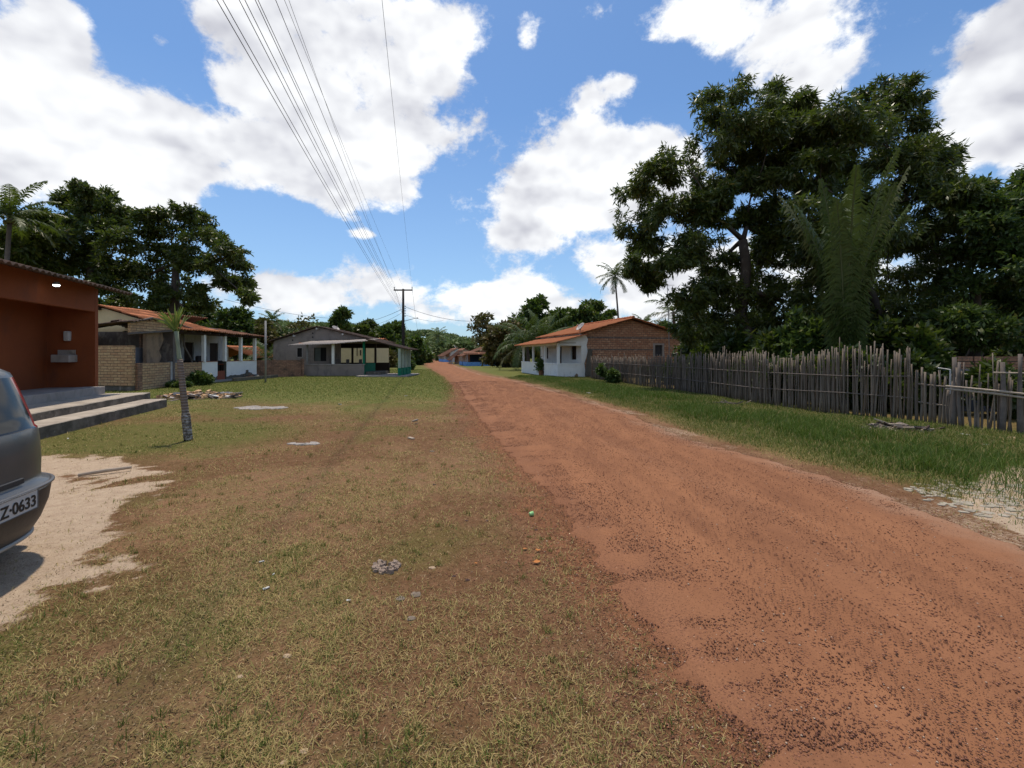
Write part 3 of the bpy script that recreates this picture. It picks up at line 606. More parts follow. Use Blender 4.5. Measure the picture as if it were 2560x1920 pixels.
# ------------------------------------------------------------------ building helpers
def tiles(A, B, C, D, name, mat, parent, wave=.2, amp=.028, row=.4, th=.03, sag=0., jit=.012, seed=0):
    """corrugated tile slope: eave A->B, ridge D->C"""
    A, B, C, D = map(Vector, (A, B, C, D)); W = (B - A).length; Ls = (D - A).length
    nu = max(8, int(W / wave * 6)); rows = max(1, int(Ls / row)); rr = np.random.default_rng(seed)
    U = np.linspace(0, 1, nu + 1); vv = []
    for j in range(rows): vv += [(j / rows, 1.), ((j + 1) / rows - 1e-4, 0.)]
    N = (B - A).cross(D - A).normalized()
    if N.z < 0: N = -N
    A_, B_, C_, D_, N_ = (np.array(q) for q in (A, B, C, D, N)); V = []; up = np.array([0, 0, 1.])
    for k, (v, hh) in enumerate(vv):
        P = (A_[None]*(1-U[:,None]) + B_[None]*U[:,None])*(1-v) + (D_[None]*(1-U[:,None]) + C_[None]*U[:,None])*v
        wob = (vn(U*W, U*0 + (k//2)*.7, 1.3, seed) - .5) * jit * 2 + (vn(U*W, U*0 + (k//2)*1.7, 6, seed+3) - .5) * jit
        h = amp * np.cos(U * W / wave * 2 * PI) + hh * .022 + wob - sag * np.sin(U*PI) * (1 - v)
        V.append(P + N_[None] * h[:, None])
    V = np.array(V); nr, nc = V.shape[:2]; T = V.reshape(-1, 3); Bm = T - N_[None] * th
    I = np.arange(nr * nc).reshape(nr, nc); top = np.stack([I[:-1,:-1], I[:-1,1:], I[1:,1:], I[1:,:-1]], -1).reshape(-1, 4)
    o = nr * nc; F4 = [top, top[:, ::-1] + o]
    for e in (I[0], I[-1][::-1], I[:, 0][::-1], I[:, -1]): F4.append(np.stack([e[1:], e[:-1], e[:-1] + o, e[1:] + o], 1))
    return fast_mesh(name, np.concatenate([T, Bm]), np.concatenate(F4), mat, parent)
def dish(px, py, d, size, label, face=(-.5, -.4, .75), mat=None, loc=None):
    p = loc or (X(px, d), d, zat(py, d)); o = thing('satellite_dish', label, 'satellite dish', (p[0], p[1], p[2] - size * .7))
    A = Vector(face).normalized(); c = Vector((0, 0, size * .7)); r = size / 2
    MB().lathe([(.001, -.16*size), (r*.5, -.12*size), (r*.85, -.04*size), (r, .02*size), (r*1.02, .0), (r*.85, -.06*size), (r*.5, -.145*size), (.001, -.185*size)], c, 20, A).build('reflector', mat or dishM, o, True)
    b_ = c - A * size * .16
    MB().tube([b_, (0, 0, size*.25), (0, 0, 0)], .025, 6).build('mast', steel, o)
    e = c + A * size * .42 + Vector((0, 0, -.05)); s_ = c - Vector((0, 0, 1)) * r * .9
    a_ = MB().tube([s_, e], .012, 5).build('feed_arm', steel, o); MB().lathe([(.001, 0), (.03, 0), (.035, .1), (.001, .1)], e, 8, -A).build('receiver', dishM, a_)
    return o
dishM = paint('dish_grey', (.42, .38, .36), (.34, .30, .28), rough=.5)
dishW = paint('dish_white', (.7, .7, .7), (.6, .6, .6), rough=.5)
steel = paint('galvanised_steel', (.30, .29, .28), (.2, .19, .18), rough=.6)
polemat = paint('dark_tarred_pole', (.045, .036, .032), (.025, .02, .018), scale=3)

# ------------------------------------------------------------------ orange building with steps (left)
OR = math.atan2(-.95, .31); OO = (-10.5, 13.4, 0)
ob = thing('orange_building', 'orange plastered building with deep recess and concrete steps at the left edge', 'building', OO, OR)
MB().wall((-.55, -8), (-.55, -1.95), .6, 3.56, -.16).build('side_wall', orangepl, ob)
MB().box(-.39, 10, -2.11, -1.95, 2.86, 3.625).build('lintel', orangepl, ob, bevel=.015)
MB().box(-.39, 10, -3.25, -3.08, .6, 3.5).build('recess_wall', orangepl, ob)
MB().box(-.39, 10, -3.08, -2.11, 3.02, 3.07).build('recess_ceiling', orangepl, ob)
MB().prism([(0, 3.5), (6.2, 3.5), (3.1, 4.3)], (-.54, -1.96, 0), (0, -1, 0), (.14, 0, 0)).build('gable', orangepl, ob)
MB().box(9.85, 10, -8, -1.95, .6, 3.56).box(-.39, 9.85, -8, -7.85, .6, 3.56).build('rear_wall', orangepl, ob)
def rough_step(x0, x1, y0, y1, z0, z1, seed):      # slab with a worn, slightly chipped front edge
    n = int((x1 - x0) / .12); mb = MB(); r = np.random.default_rng(seed); xs = np.linspace(x0, x1, n + 1); vs = []
    for i, xx in enumerate(xs):
        c = .008 + .03 * max(0, fbm(xx, seed, 1.4, 3) - .5) * 2 + .006 * r.random(); w_ = (vn(xx, seed * 3., .6, 2) - .5) * .03
        vs += [(xx, y1 + w_, z0), (xx, y1 + w_, z1 - c * 1.1), (xx, y1 + w_ - c, z1), (xx, y0, z1), (xx, y0, z0)]
    fs = []
    for i in range(n):
        a = i * 5
        for j in range(5): fs.append((a + j, a + 5 + j, a + 5 + (j+1) % 5, a + (j+1) % 5))
    fs += [(0, 1, 2, 3, 4), tuple(n * 5 + k for k in (4, 3, 2, 1, 0))]
    return mb.add(vs, fs)
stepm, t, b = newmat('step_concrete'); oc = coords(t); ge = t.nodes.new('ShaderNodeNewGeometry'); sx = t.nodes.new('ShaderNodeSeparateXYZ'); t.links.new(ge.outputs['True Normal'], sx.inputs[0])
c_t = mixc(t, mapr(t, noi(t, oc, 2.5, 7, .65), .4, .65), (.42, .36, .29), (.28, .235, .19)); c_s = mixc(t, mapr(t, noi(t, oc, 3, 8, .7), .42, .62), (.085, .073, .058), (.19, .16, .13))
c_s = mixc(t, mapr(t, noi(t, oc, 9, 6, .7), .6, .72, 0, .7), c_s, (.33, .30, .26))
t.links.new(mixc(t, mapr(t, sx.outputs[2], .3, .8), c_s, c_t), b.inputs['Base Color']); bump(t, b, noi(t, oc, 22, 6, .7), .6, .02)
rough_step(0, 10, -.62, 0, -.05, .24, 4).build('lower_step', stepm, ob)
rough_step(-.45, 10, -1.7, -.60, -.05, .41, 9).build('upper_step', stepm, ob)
MB().box(-.36, 10, -2.2, -1.69, .40, .63).build('plinth', conc, ob, bevel=.012)
MB().box(-.54, 10, -8, -2.2, 0, .62).build('floor_slab', conc, ob)
tiles((-.85, -1.22, 3.47), (10.3, -1.22, 3.47), (10.3, -5, 4.42), (-.85, -5, 4.42), 'roof', tile_dark, ob, seed=1)
tiles((10.3, -8.7, 3.47), (-.85, -8.7, 3.47), (-.85, -5, 4.42), (10.3, -5, 4.42), 'roof', tile_dark, ob, seed=2)
bx = MB().box(-.385, .02, -2.78, -2.36, 1.36, 1.58).build('wash_basin', conc, ob, bevel=.02); MB().box(-.375, -.33, -2.8, -2.4, 1.58, 1.72).build('splashback', conc, bx)
MB().box(-.385, -.25, -2.64, -2.5, 1.98, 2.27).build('wall_dispenser', whiteold, ob, bevel=.03)
lampm = plain('lit_lamp_glass', (.9, .95, 1), .4, emit=6)
lp = MB().lathe([(.001, .05), (.05, .05), (.07, .0), (.072, -.025)], (1.95, -1.62, 3.36), 16).build('lamp', steel, ob, True)
MB().lathe([(.07, -.025), (.06, -.05), (.03, -.065), (.001, -.07)], (1.95, -1.62, 3.36), 16).build('bulb', lampm, lp, True)

# ------------------------------------------------------------------ yellow gabled house and its brick yard walls
yh = thing('porch_house', 'old white house with yellow gable, clay tile roof and columned porch', 'house', (-18, 25, 0))
YO = Vector((-18, 25, 0))
def Lc(mb):     # world coordinates -> local of the yellow house
    mb.v = [(v[0] - YO.x, v[1] - YO.y, v[2] - YO.z) for v in mb.v]; return mb
Lc(MB().wall((-19.3, 29.5), (-19.3, 21.9), 0, 3.25, -.16, [(.6, 1.4, 0, 2.3), (2.8, 3.6, 0, 2.3), (4.9, 5.5, 1.1, 2.3)])).build('front_wall', whiteold, yh)
Lc(MB().wall((-23.4, 29.5), (-19.46, 29.5), 0, 3.0, .15).wall((-23.4, 22), (-23.4, 29.5), 0, 3.0, -.15)).build('back_wall', whiteold, yh)
Lc(MB().prism([(0, 0), (4.1, 0), (4.1, 2.75), (6.2, 2.75), (6.2, 2.95), (3.0, 3.9), (0, 3.1)], (-23.4, 21.85, 0), (1, 0, 0), (0, .15, 0))).build('gable', creampl, yh)
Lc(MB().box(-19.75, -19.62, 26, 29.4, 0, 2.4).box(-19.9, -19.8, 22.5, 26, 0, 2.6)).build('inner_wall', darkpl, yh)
for a_, b_, zz in ((28.1, 28.9, 2.28), (25.9, 26.7, 2.28)):
    dd = Lc(MB().box(-19.40, -19.35, a_ + .04, b_ - .04, .03, zz)).build('door', woodD, yh, bevel=.01)
    Lc(MB().box(-19.34, -19.30, b_ - .14, b_ - .11, 1.0, 1.12)).build('handle', steel, dd)
def T3(A, B, C, D, nm, mt, par, O, **k): return tiles(*[Vector(q) - O for q in (A, B, C, D)], nm, mt, par, **k)
T3((-16.35, 21.6, 2.84), (-16.35, 24.7, 2.84), (-20.4, 24.7, 4.02), (-20.4, 21.6, 4.02), 'roof', tile_or, yh, YO, seed=5, jit=.03)
T3((-16.35, 24.5, 2.80), (-16.35, 29.5, 2.74), (-20.4, 29.5, 3.36), (-20.4, 24.5, 3.42), 'roof', tile_old, yh, YO, seed=55, jit=.03)
T3((-24.0, 29.5, 2.95), (-24.0, 21.6, 2.95), (-20.4, 21.6, 4.02), (-20.4, 29.5, 4.02), 'roof', tile_old, yh, YO, seed=6)
rf = MB()
for i in range(12): rf.obox((-17.9, 21.9 + i * .66, 3.16 if i < 4 else 2.92), (3.2, .06, .08), 0, 0, R(16 if i < 4 else 8.6))
rf.box(-16.88, -16.76, 21.8, 29.3, 2.62, 2.76)
Lc(rf).build('rafters', woodD, yh)
for x_, z_ in ((-20.5, 3.78), (-18.2, 3.1), (-22.2, 3.36)): Lc(MB().box(x_, x_ + .12, 21.55, 21.86, z_, z_ + .12)).build('purlin', woodD, yh)
for px_ in (510, 562, 602, 637):
    d_ = 16.8 / ((1280 - px_) / F); Lc(MB().box(-16.89, -16.73, d_ - .08, d_ + .08, 1.17, 2.64)).build('column', white, yh, bevel=.01)
def ragged(u0, u1, ztop, zb, amp, seed, n=22):
    r = np.random.default_rng(seed); bot = [(u0 + (u1 - u0) * i / n, zb + amp * (fbm(i * .35, seed, 1.2, 1) - .35) * 2 + r.normal(0, amp * .12)) for i in range(n + 1)]
    return bot + [(u1, ztop), (u0, ztop)]
Lc(MB().wall((-16.85, 23.9), (-16.85, 25.15), 0, 1.17, .14).wall((-16.85, 25.95), (-16.85, 29.0), 0, 1.17, .14).wall((-16.85, 29.0), (-19.3, 29.0), 0, 1.17, .14)).build('porch_wall', concmoss, yh)
pw = MB()
for a_, b_, sd_ in ((23.9, 25.15, 3), (25.95, 29.0, 8)): pw.prism([(u, z) for u, z in ragged(0, b_ - a_, 1.165, .28, .13, sd_)], (-16.848, a_, 0), (0, 1, 0), (.018, 0, 0))
Lc(pw).build('porch_plaster', white, yh)
Lc(MB().box(-17.01, -16.80, 23.88, 25.17, 1.171, 1.20).box(-17.01, -16.80, 25.93, 29.02, 1.171, 1.20)).build('wall_cap', redP, yh)
Lc(MB().box(-16.95, -16.90, 25.2, 25.9, .12, .62)).build('porch_gate', redP, yh)
Lc(MB().box(-19.3, -16.6, 23.9, 29.05, 0, .12)).build('porch_floor', conc, yh)
Lc(MB().obox((-15.9, 27.4, .12), (.12, 4.2, .18), R(-4))).build('kerb_beam', concmoss, yh)
# brick yard walls
bw = thing('brick_wall', 'low tan hollow brick wall in front of the ruined shed', 'wall', (-16.5, 19.3, 0))
def rel(o, mb):
    l = o.location; mb.v = [(v[0]-l.x, v[1]-l.y, v[2]-l.z) for v in mb.v]; return mb
rel(bw, MB().wall((-16.32, 19.25), (-16.85, 21.7), 0, 1.20, .13)).build('brick_panel', brick_tan, bw)
rel(bw, MB().wall((-16.86, 21.82), (-16.86, 23.9), 0, 1.15, .13)).build('brick_panel', brick_tan, bw)
rel(bw, MB().box(-16.98, -16.78, 21.68, 21.83, 0, 1.22)).build('cement_post', whiteold, bw, bevel=.015)
rel(bw, MB().box(-16.42, -16.16, 19.0, 19.24, 0, 1.18)).build('red_brick_pier', brick_mold, bw)
tb = thing('brick_wall', 'taller tan brick wall between the orange building and the low wall', 'wall', (-17.4, 19, 0))
rel(tb, MB().wall((-18.6, 19.3), (-16.28, 18.85), .22, 1.96, .14)).build('brick_panel', brick_tan, tb)
rel(tb, MB().wall((-18.6, 19.33), (-16.28, 18.88), 0, .22, .10)).build('footing', concmoss, tb)
sh = thing('ruined_shed', 'crumbling brick and mud lean-to with sooty tile roof beside the white porch', 'shed', (-17.5, 20.5, 0))
rel(sh, MB().prism([(0, 2.55), (3.5, 2.9), (2.2, 3.02), (.95, 3.24), (0, 3.0)], (-16.72, 19.3, 0), (0, 1, 0), (-.13, 0, 0))).build('brick_gable', brick_tan, sh)
rel(sh, MB().tube([(-16.64, 19.1, 2.48), (-16.64, 22.9, 2.86)], .045, 6).tube([(-16.62, 19.2, 2.98), (-16.6, 20.3, 3.27), (-16.62, 22.9, 2.93)], .04, 6)).build('beams', woodG, sh)
pts_ = [(0, 0), (.82, 0), (.86, .35), (.74, .6), (.9, .95), (.72, 1.2), (.85, 1.5), (.70, 1.75), (.88, 2.05), (.98, 2.3), (.9, 2.7), (-.02, 2.6)]
rel(sh, MB().prism(pts_, (-16.97, 20.45, 0), (0, 1, 0), (-.18, 0, 0))).build('mud_pillar', tanpl, sh)
rel(sh, MB().wall((-17.4, 20.0), (-17.4, 20.75), .1, 1.9, .05)).build('faded_door', blueD, sh)
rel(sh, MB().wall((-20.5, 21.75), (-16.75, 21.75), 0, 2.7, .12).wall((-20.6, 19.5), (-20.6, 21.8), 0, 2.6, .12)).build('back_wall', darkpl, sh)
rel(sh, MB().wall((-17.5, 20.78), (-17.5, 21.7), 0, 2.6, .1)).build('side_wall', brick_mold, sh)
T3((-16.5, 19.15, 2.98), (-16.6, 20.35, 3.22), (-20.7, 21.6, 2.85), (-20.7, 18.95, 2.78), 'roof', tile_dark, sh, Vector(sh.location), jit=.05, seed=8)
T3((-16.55, 22.3, 3.0), (-16.6, 20.4, 3.26), (-19.2, 20.6, 3.1), (-19.2, 22.3, 2.9), 'roof', tile_dark, sh, Vector(sh.location), jit=.05, seed=9)
lpole = thing('leaning_poles', 'two pale bent poles propped against the white porch wall', 'pole', (-17.6, 23.2, 0))
rel(lpole, MB().tube([(-17.3, 22.9, .1), (-17.35, 22.95, 1.4), (-17.3, 23.05, 2.7)], [.045, .04, .035], 7)).build('pole', woodG, lpole)
rel(lpole, MB().tube([(-17.2, 23.9, .1), (-17.3, 23.75, 1.3), (-17.35, 23.3, 2.0), (-17.3, 23.15, 2.7)], [.06, .05, .045, .04], 7)).build('pole', woodG, lpole)
yellowm = paint('mustard_plastic', (.42, .30, .03), (.34, .24, .02), rough=.5)
ch = thing('plastic_chair', 'mustard yellow plastic chair behind the low brick wall', 'chair', (-18.2, 23.1, .12), R(-40))
MB().obox((0, 0, .46), (.46, .46, .03)).build('seat', yellowm, ch, bevel=.01)
MB().obox((0, .25, .92), (.46, .04, .55), 0, R(-8)).build('backrest', yellowm, ch, bevel=.03)
for sx_ in (-1, 1):
    for sy_ in (-1, 1): MB().tube([(sx_*.2, sy_*.2, .45), (sx_*.24, sy_*.24, 0)], .022, 6).build('leg', yellowm, ch)
    MB().obox((sx_*.25, .02, .68), (.04, .44, .03)).build('armrest', yellowm, ch)
dk = thing('armchair', 'dark padded armchair on the white house porch', 'armchair', (-17.9, 24.75, .12), R(-85)); sofam = paint('dark_upholstery', (.035, .028, .025), (.025, .02, .018))
MB().box(-.38, .38, -.38, .35, .12, .5).build('seat', sofam, dk, bevel=.05); MB().box(-.42, .42, .3, .48, .12, 1.38).build('backrest', sofam, dk, bevel=.07)
for s_ in (-1, 1): MB().box(s_*.46 - .08, s_*.46 + .08, -.4, .4, .1, 1.12).build('armrest', sofam, dk, bevel=.05)
st = thing('wicker_stool', 'brown wooden stool beside the porch gate', 'stool', (-17.25, 26.15, .12)); 
MB().box(-.22, .22, -.22, .22, .84, .9).build('seat', redP, st, bevel=.02)
for a_, b_ in ((-.18,-.18),(.18,-.18),(.18,.18),(-.18,.18)): MB().box(a_-.025, a_+.025, b_-.025, b_+.025, 0, .84).build('leg', woodD, st)
# brick wall between white porch and grey house
b2 = thing('brick_wall', 'weathered red brick yard wall joining the white porch to the grey house', 'wall', (-16.4, 30, 0))
rel(b2, MB().wall((-17.05, 29.3), (-15.0, 31.3), 0, 1.18, .13)).build('brick_panel', brick_mold, b2)
rel(b2, MB().wall((-14.98, 31.32), (-14.85, 31.45), 0, 1.25, .2).wall((-16.3, 30.02), (-16.15, 30.16), 0, 1.22, .18)).build('pier', brick_mold, b2)
# orange roofed shelter far behind
osx = thing('tiled_shelter', 'small shelter with bright orange tiled roof behind the porch columns', 'shelter', (-25, 42, 0)); O_ = Vector(osx.location)
T3((-22.9, 39.2, 1.25), (-22.6, 43.5, 1.25), (-25.2, 43.5, 2.35), (-25.6, 39.2, 2.35), 'roof', tile_or, osx, O_, seed=12)
T3((-28, 43.5, 1.25), (-28, 39.2, 1.25), (-25.6, 39.2, 2.35), (-25.2, 43.5, 2.35), 'roof', tile_or, osx, O_, seed=13)
for a_, b_ in ((-23.1, 39.5), (-25.5, 39.4), (-27.6, 39.5), (-23.1, 43), (-27.6, 43)): rel(osx, MB().box(a_-.07, a_+.07, b_-.07, b_+.07, -.1, 1.3 if a_ != -25.5 else 2.3)).build('post', whiteold, osx)
# grey service post
gp = thing('grey_post', 'thin grey metal post on the lawn before the grey house', 'post', (*at(664, 955), 0))
MB().tube([(0, 0, -.2), (0, 0, 3.5)], .05, 8).build('shaft', steel, gp, True); MB().obox((0, 0, 2.15), (.22, .05, .05)).build('bracket', steel, gp)

# ------------------------------------------------------------------ grey house with porch
gh = thing('grey_house', 'grey cement gabled house with green and white porch posts beside the power pole', 'house', (-14, 36, 0)); GO = gh.location.copy()
G = lambda mb: rel(gh, mb)
G(MB().wall((-18.4, 34), (-13.6, 34), 0, 2.4, .16, [(1.8, 2.2, 1.38, 2.06), (3.1, 4.05, 1.05, 2.1)])).build('front_wall', greypl, gh)
G(MB().prism([(0, 2.4), (8.4, 2.4), (8.4, 2.55), (3.4, 3.66), (0, 2.6)], (-18.4, 34, 0), (1, 0, 0), (0, .16, 0))).build('gable', greypl, gh)
for x_, z_ in ((-16.95, 2.62), (-15.4, 3.15), (-15.4, 2.85)): G(MB().box(x_ - .05, x_ + .05, 33.985, 34.0, z_, z_ + .1)).build('vent_hole', dark, gh)
for x_, z_ in ((-16.75, 2.93), (-15.0, 3.48), (-13.0, 3.05)): G(MB().box(x_ - .06, x_ + .06, 33.75, 34, z_, z_ + .13)).build('purlin', whiteold, gh)
G(MB().wall((-18.4, 37.3), (-18.4, 34.16), 0, 2.55, -.15).wall((-18.25, 37.3), (-15, 37.3), 0, 2.5, -.15).wall((-15, 34.9), (-15, 37.3), 0, 2.5, .12).wall((-15, 34.9), (-13.75, 34.9), 0, 2.4, .1).wall((-13.6, 34.16), (-13.6, 35.0), 0, 2.4, .1)).build('inner_wall', greypl, gh)
fr = MB(); fr.box(-16.64, -16.58, 33.97, 34.02, 1.33, 2.1).box(-16.22, -16.16, 33.97, 34.02, 1.33, 2.1).box(-16.58, -16.22, 33.97, 34.02, 2.06, 2.12).box(-16.58, -16.22, 33.97, 34.02, 1.30, 1.36); G(fr).build('window_frame', conc, gh)
G(MB().box(-16.6, -16.2, 34.08, 34.1, 1.36, 2.06)).build('window', dark, gh)
G(MB().box(-15.3, -14.82, 34.09, 34.12, 1.05, 2.1)).build('shutter', paint('grey_green_shutter', (.12, .13, .115), (.09, .1, .09)), gh)
G(MB().box(-14.82, -14.35, 34.12, 34.14, 1.05, 2.1)).build('window', dark, gh)
G(MB().box(-14.98, -10.4, 37.3, 37.44, 0, .87)).build('rear_porch_wall', woodD, gh)
G(MB().box(-14.98, -10.4, 37.3, 37.44, 2.1, 2.55)).build('rear_lintel', woodD, gh)
for px_ in (846, 881, 912): x_ = X(px_, 37.2); G(MB().box(x_ - .07, x_ + .07, 37.14, 37.29, .87, 2.1)).build('rear_post', woodD, gh)
T3((-18.95, 37.6, 2.50), (-18.95, 33.65, 2.50), (-15, 33.65, 3.74), (-15, 37.6, 3.74), 'roof', tile_dark, gh, GO, seed=21)
T3((-9.9, 33.65, 2.55), (-9.9, 37.6, 2.55), (-15, 37.6, 3.74), (-15, 33.65, 3.74), 'roof', tile_dark, gh, GO, seed=22)
T3((-16.05, 31.5, 2.22), (-10.3, 31.45, 2.52), (-10.1, 33.95, 2.78), (-14.9, 33.95, 2.68), 'porch_roof', sheet, gh, GO, wave=.18, amp=.02, row=3, sag=.07, th=.012, seed=23)
T3((-7.25, 30.5, 1.92), (-7.25, 33.9, 1.92), (-10.35, 34.1, 2.68), (-10.35, 31.1, 2.66), 'porch_roof', tile_dark, gh, GO, seed=24)
G(MB().obox((-15.5, 32.3, 2.38), (.28, .2, .03), .3, R(15))).build('loose_tile', tile_or, gh)
G(MB().wall((-15.0, 32.0), (-10.75, 32.0), 0, .80, .15).wall((-14.86, 33.98), (-14.86, 32.14), 0, .80, .14)).build('porch_wall', greypl, gh)
G(MB().box(-15.03, -10.72, 31.96, 32.18, .801, .87)).build('wall_cap', conc, gh)
G(MB().wall((-10.74, 32.02), (-10.74, 34.6), .1, .9, .13)).build('green_porch_wall', greenP, gh)
G(MB().box(-14.97, -14.87, 32.03, 32.13, .87, 2.26)).build('porch_post', steel, gh)
x_ = X(833.5, 32.1); G(MB().box(x_ - .09, x_ + .09, 32.0, 32.16, .87, 2.32)).build('porch_post', white, gh)
G(MB().box(-10.86, -10.72, 32.0, 32.15, .87, 2.5)).build('porch_post', greenP, gh)
G(MB().box(-10.80, -10.66, 34.5, 34.64, .9, 2.5)).build('porch_post', woodD, gh)
for yy in (30.8, 31.75, 32.7, 33.7): 
    pp_ = G(MB().box(-7.96, -7.78, yy - .08, yy + .08, .1, 1.98)).build('column', palegreen, gh, bevel=.01)
    G(MB().box(-7.975, -7.765, yy - .095, yy + .095, .1, .62)).build('column_foot', greenP, pp_)
G(MB().box(-7.93, -7.81, 30.9, 33.6, .1, .56)).build('green_low_wall', greenP, gh)
G(MB().box(-10.74, -7.2, 30.3, 34.2, -.05, .10).box(-15, -10.74, 32.15, 34, 0, .08)).build('porch_floor', conc, gh)
G(MB().box(-10.70, -9.6, 32.2, 34.2, .10, .30)).build('porch_step', concmoss, gh)
for i in range(3):     # chairs seen through the porch
    c0 = thing('wooden_chair', ['dark wooden chair leaning by the porch wall of the grey house', 'grey chair in the middle of the grey house porch', 'narrow chair near the green post of the grey house'][i], 'chair', (-13.2 + i * .9, 33.2 + .2 * i, .08), R(20 + 60 * i), 'chairs on the grey porch')
    MB().box(-.2, .2, -.2, .2, .42, .46).build('seat', woodG, c0); MB().box(-.2, .2, .17, .2, .46, 1.12).build('backrest', woodG, c0)
    for a_, b_ in ((-.18,-.18),(.18,-.18),(.18,.18),(-.18,.18)): MB().box(a_-.02, a_+.02, b_-.02, b_+.02, 0, .42).build('leg', woodD, c0)
dish(840, 820, 36.6, .62, 'pale grey dish on the roof of the grey house', (.55, -.25, .8), dishM)
cb = thing('cream_house', 'cream walled house seen through the grey porch', 'house', (-17, 47, 0))
rel(cb, MB().box(-20, -14.0, 45, 50, -.1, 2.75)).build('wall', creampl, cb)
T3((-20.3, 44.7, 2.7), (-13.7, 44.7, 2.7), (-13.7, 47.5, 3.3), (-20.3, 47.5, 3.3), 'roof', tile_or, cb, Vector(cb.location), seed=31); T3((-13.7, 50.3, 2.7), (-20.3, 50.3, 2.7), (-20.3, 47.5, 3.3), (-13.7, 47.5, 3.3), 'roof', tile_or, cb, Vector(cb.location), seed=32)
rel(cb, MB().box(X(893, 45)-.03, X(893, 45)+.03, 44.95, 45, 1.4, 2.2).tube([(X(901, 44.9), 44.93, 1.45), (X(901, 44.9), 44.93, 2.0)], .06, 6)).build('wall_fitting', woodD, cb)
wh2 = thing('white_hut', 'small white walled house half hidden behind bare shrubs left of the pole', 'house', (*[X(975, 68), 68], float(gz(-18, 68))))
MB().wall((-1.2, 0), (1.6, 0), 0, 2.3, .15, [(2.05, 2.5, 0, 1.8)]).wall((1.6, .15), (1.6, 4), 0, 2.3, .15).wall((-1.2, 4), (-1.2, 0.15), 0, 2.3, .15).build('wall', whiteold, wh2)
tiles((-1.6, -.4, 2.3), (2, -.4, 2.3), (2, 2.1, 3.1), (-1.6, 2.1, 3.1), 'roof', tile_old, wh2); tiles((2, 4.4, 2.3), (-1.6, 4.4, 2.3), (-1.6, 2.1, 3.1), (2, 2.1, 3.1), 'roof', tile_old, wh2)
MB().box(.85, 1.3, .1, .14, 0, 1.8).build('door', woodD, wh2)
lg = thing('brick_heap', 'heap of orange broken bricks on the grass behind the green porch', 'rubble', (*at(954, 923), 0)); mb = MB(); r = np.random.default_rng(3)
for i in range(120):
    a_ = r.random() * 6.28; q_ = r.random()**.6; mb.obox((math.cos(a_) * q_ * .65, math.sin(a_) * q_ * .6, .05 + (1 - q_) * .45 * r.random()), (.2, .1, .09), r.random() * 3, r.normal(0, .5), r.normal(0, .4))
o_ = mb.build('bricks', tile_or, lg); o_['kind'] = 'stuff'

# ------------------------------------------------------------------ white house on the right
WR = math.atan2(.25, .97); wh = thing('white_porch_house', 'white house with bare brick side wall and orange tiled roof beside the stake fence', 'house', (3.07, 29.6, 0), WR)
MB().wall((1.88, 0), (10.3, 0), 0, 2.75, .15, [(7.38 - 1.88, 7.97 - 1.88, 1.46, 2.24), (9.75 - 1.88, 9.98 - 1.88, 2.05, 2.36)]).prism([(0, 2.75), (8.42, 2.75), (3.57, 4.0), (0, 3.08)], (1.88, 0, 0), (1, 0, 0), (0, .15, 0)).build('brick_wall', brick_red, wh)
MB().box(2.05, 10.3, -.006, .02, 2.68, 2.79).box(2.1, 7.2, -.006, .02, 1.86, 1.95).build('cement_band', darkpl, wh)
fr = MB().box(7.22, 7.38, -.02, .1, 1.36, 2.36).box(7.97, 8.12, -.02, .1, 1.36, 2.36).box(7.38, 7.97, -.02, .1, 2.24, 2.36); wf = fr.build('window_frame', conc, wh)
MB().box(7.38, 7.97, .10, .12, 1.46, 2.24).build('window', paint('dark_shutter', (.06, .06, .065), (.04, .04, .045)), wf)
MB().box(9.7, 10.0, .16, .18, 2.0, 2.4).build('vent', dark, wh)
MB().wall((1.9, 9.0), (1.9, .15), 0, 3.1, -.14, [(9 - 8.2, 9 - 7.0, 1.2, 2.15), (9 - 4.7, 9 - 3.9, 0, 2.15), (9 - 2.1, 9 - 1.0, 1.2, 2.17)]).build('front_wall', white, wh)
MB().wall((10.3, .15), (10.3, 9), 0, 2.75, .15).wall((10.3, 9), (2.05, 9), 0, 2.75, .15).build('rear_wall', brick_red, wh)
for a_, b_, z_, nm in ((7.0, 8.2, 1.2, 'window'), (3.9, 4.7, .02, 'door'), (1.0, 2.1, 1.2, 'window')):
    ww_ = MB().box(2.0, 2.03, a_, b_, z_, 2.16).build(nm, woodD, wh)
    sl = MB(); [sl.box(1.985, 1.999, a_ + .02, b_ - .02, z_ + .06 + k * .1, z_ + .1 + k * .1) for k in range(int((2.1 - z_) / .1))]; sl.build('louvre' if nm == 'window' else 'planks', woodD, ww_)
# porch half walls, posts and white plaster return
MB().wall((0, 9.0), (0, 4.1), 0, .88, .14).wall((0, 2.86), (0, 0), 0, .88, .14).wall((0.14, 0), (1.9, 0), 0, .88, .14).wall((1.9, 9.0), (.14, 9.0), 0, .88, .14).build('porch_wall', white, wh)
MB().box(-.03, .17, 4.08, 9.03, .881, .97).box(-.03, .17, -.03, 2.88, .881, .97).box(.17, 1.78, -.03, .16, .881, .97).build('wall_cap', white, wh)
for yy, s_ in ((0.09, .17), (2.80, .17), (5.75, .14), (8.55, .14)): MB().box(0, s_, yy - s_/2, yy + s_/2, .971, 2.2).build('post', white, wh)
MB().box(.002, .16, .0, 9, 2.2, 2.38).build('porch_beam', white, wh)
MB().prism([(.17, 2.17), (1.72, 2.17), (1.72, .0), (1.97, 0), (2.0, .5), (1.93, .95), (2.07, 1.35), (2.18, 1.8), (2.10, 2.2), (2.2, 2.6), (2.08, 2.85), (1.93, 2.92), (.16, 2.45)], (0, -.012, 0), (1, 0, 0), (0, .05, 0)).build('side_plaster', white, wh)
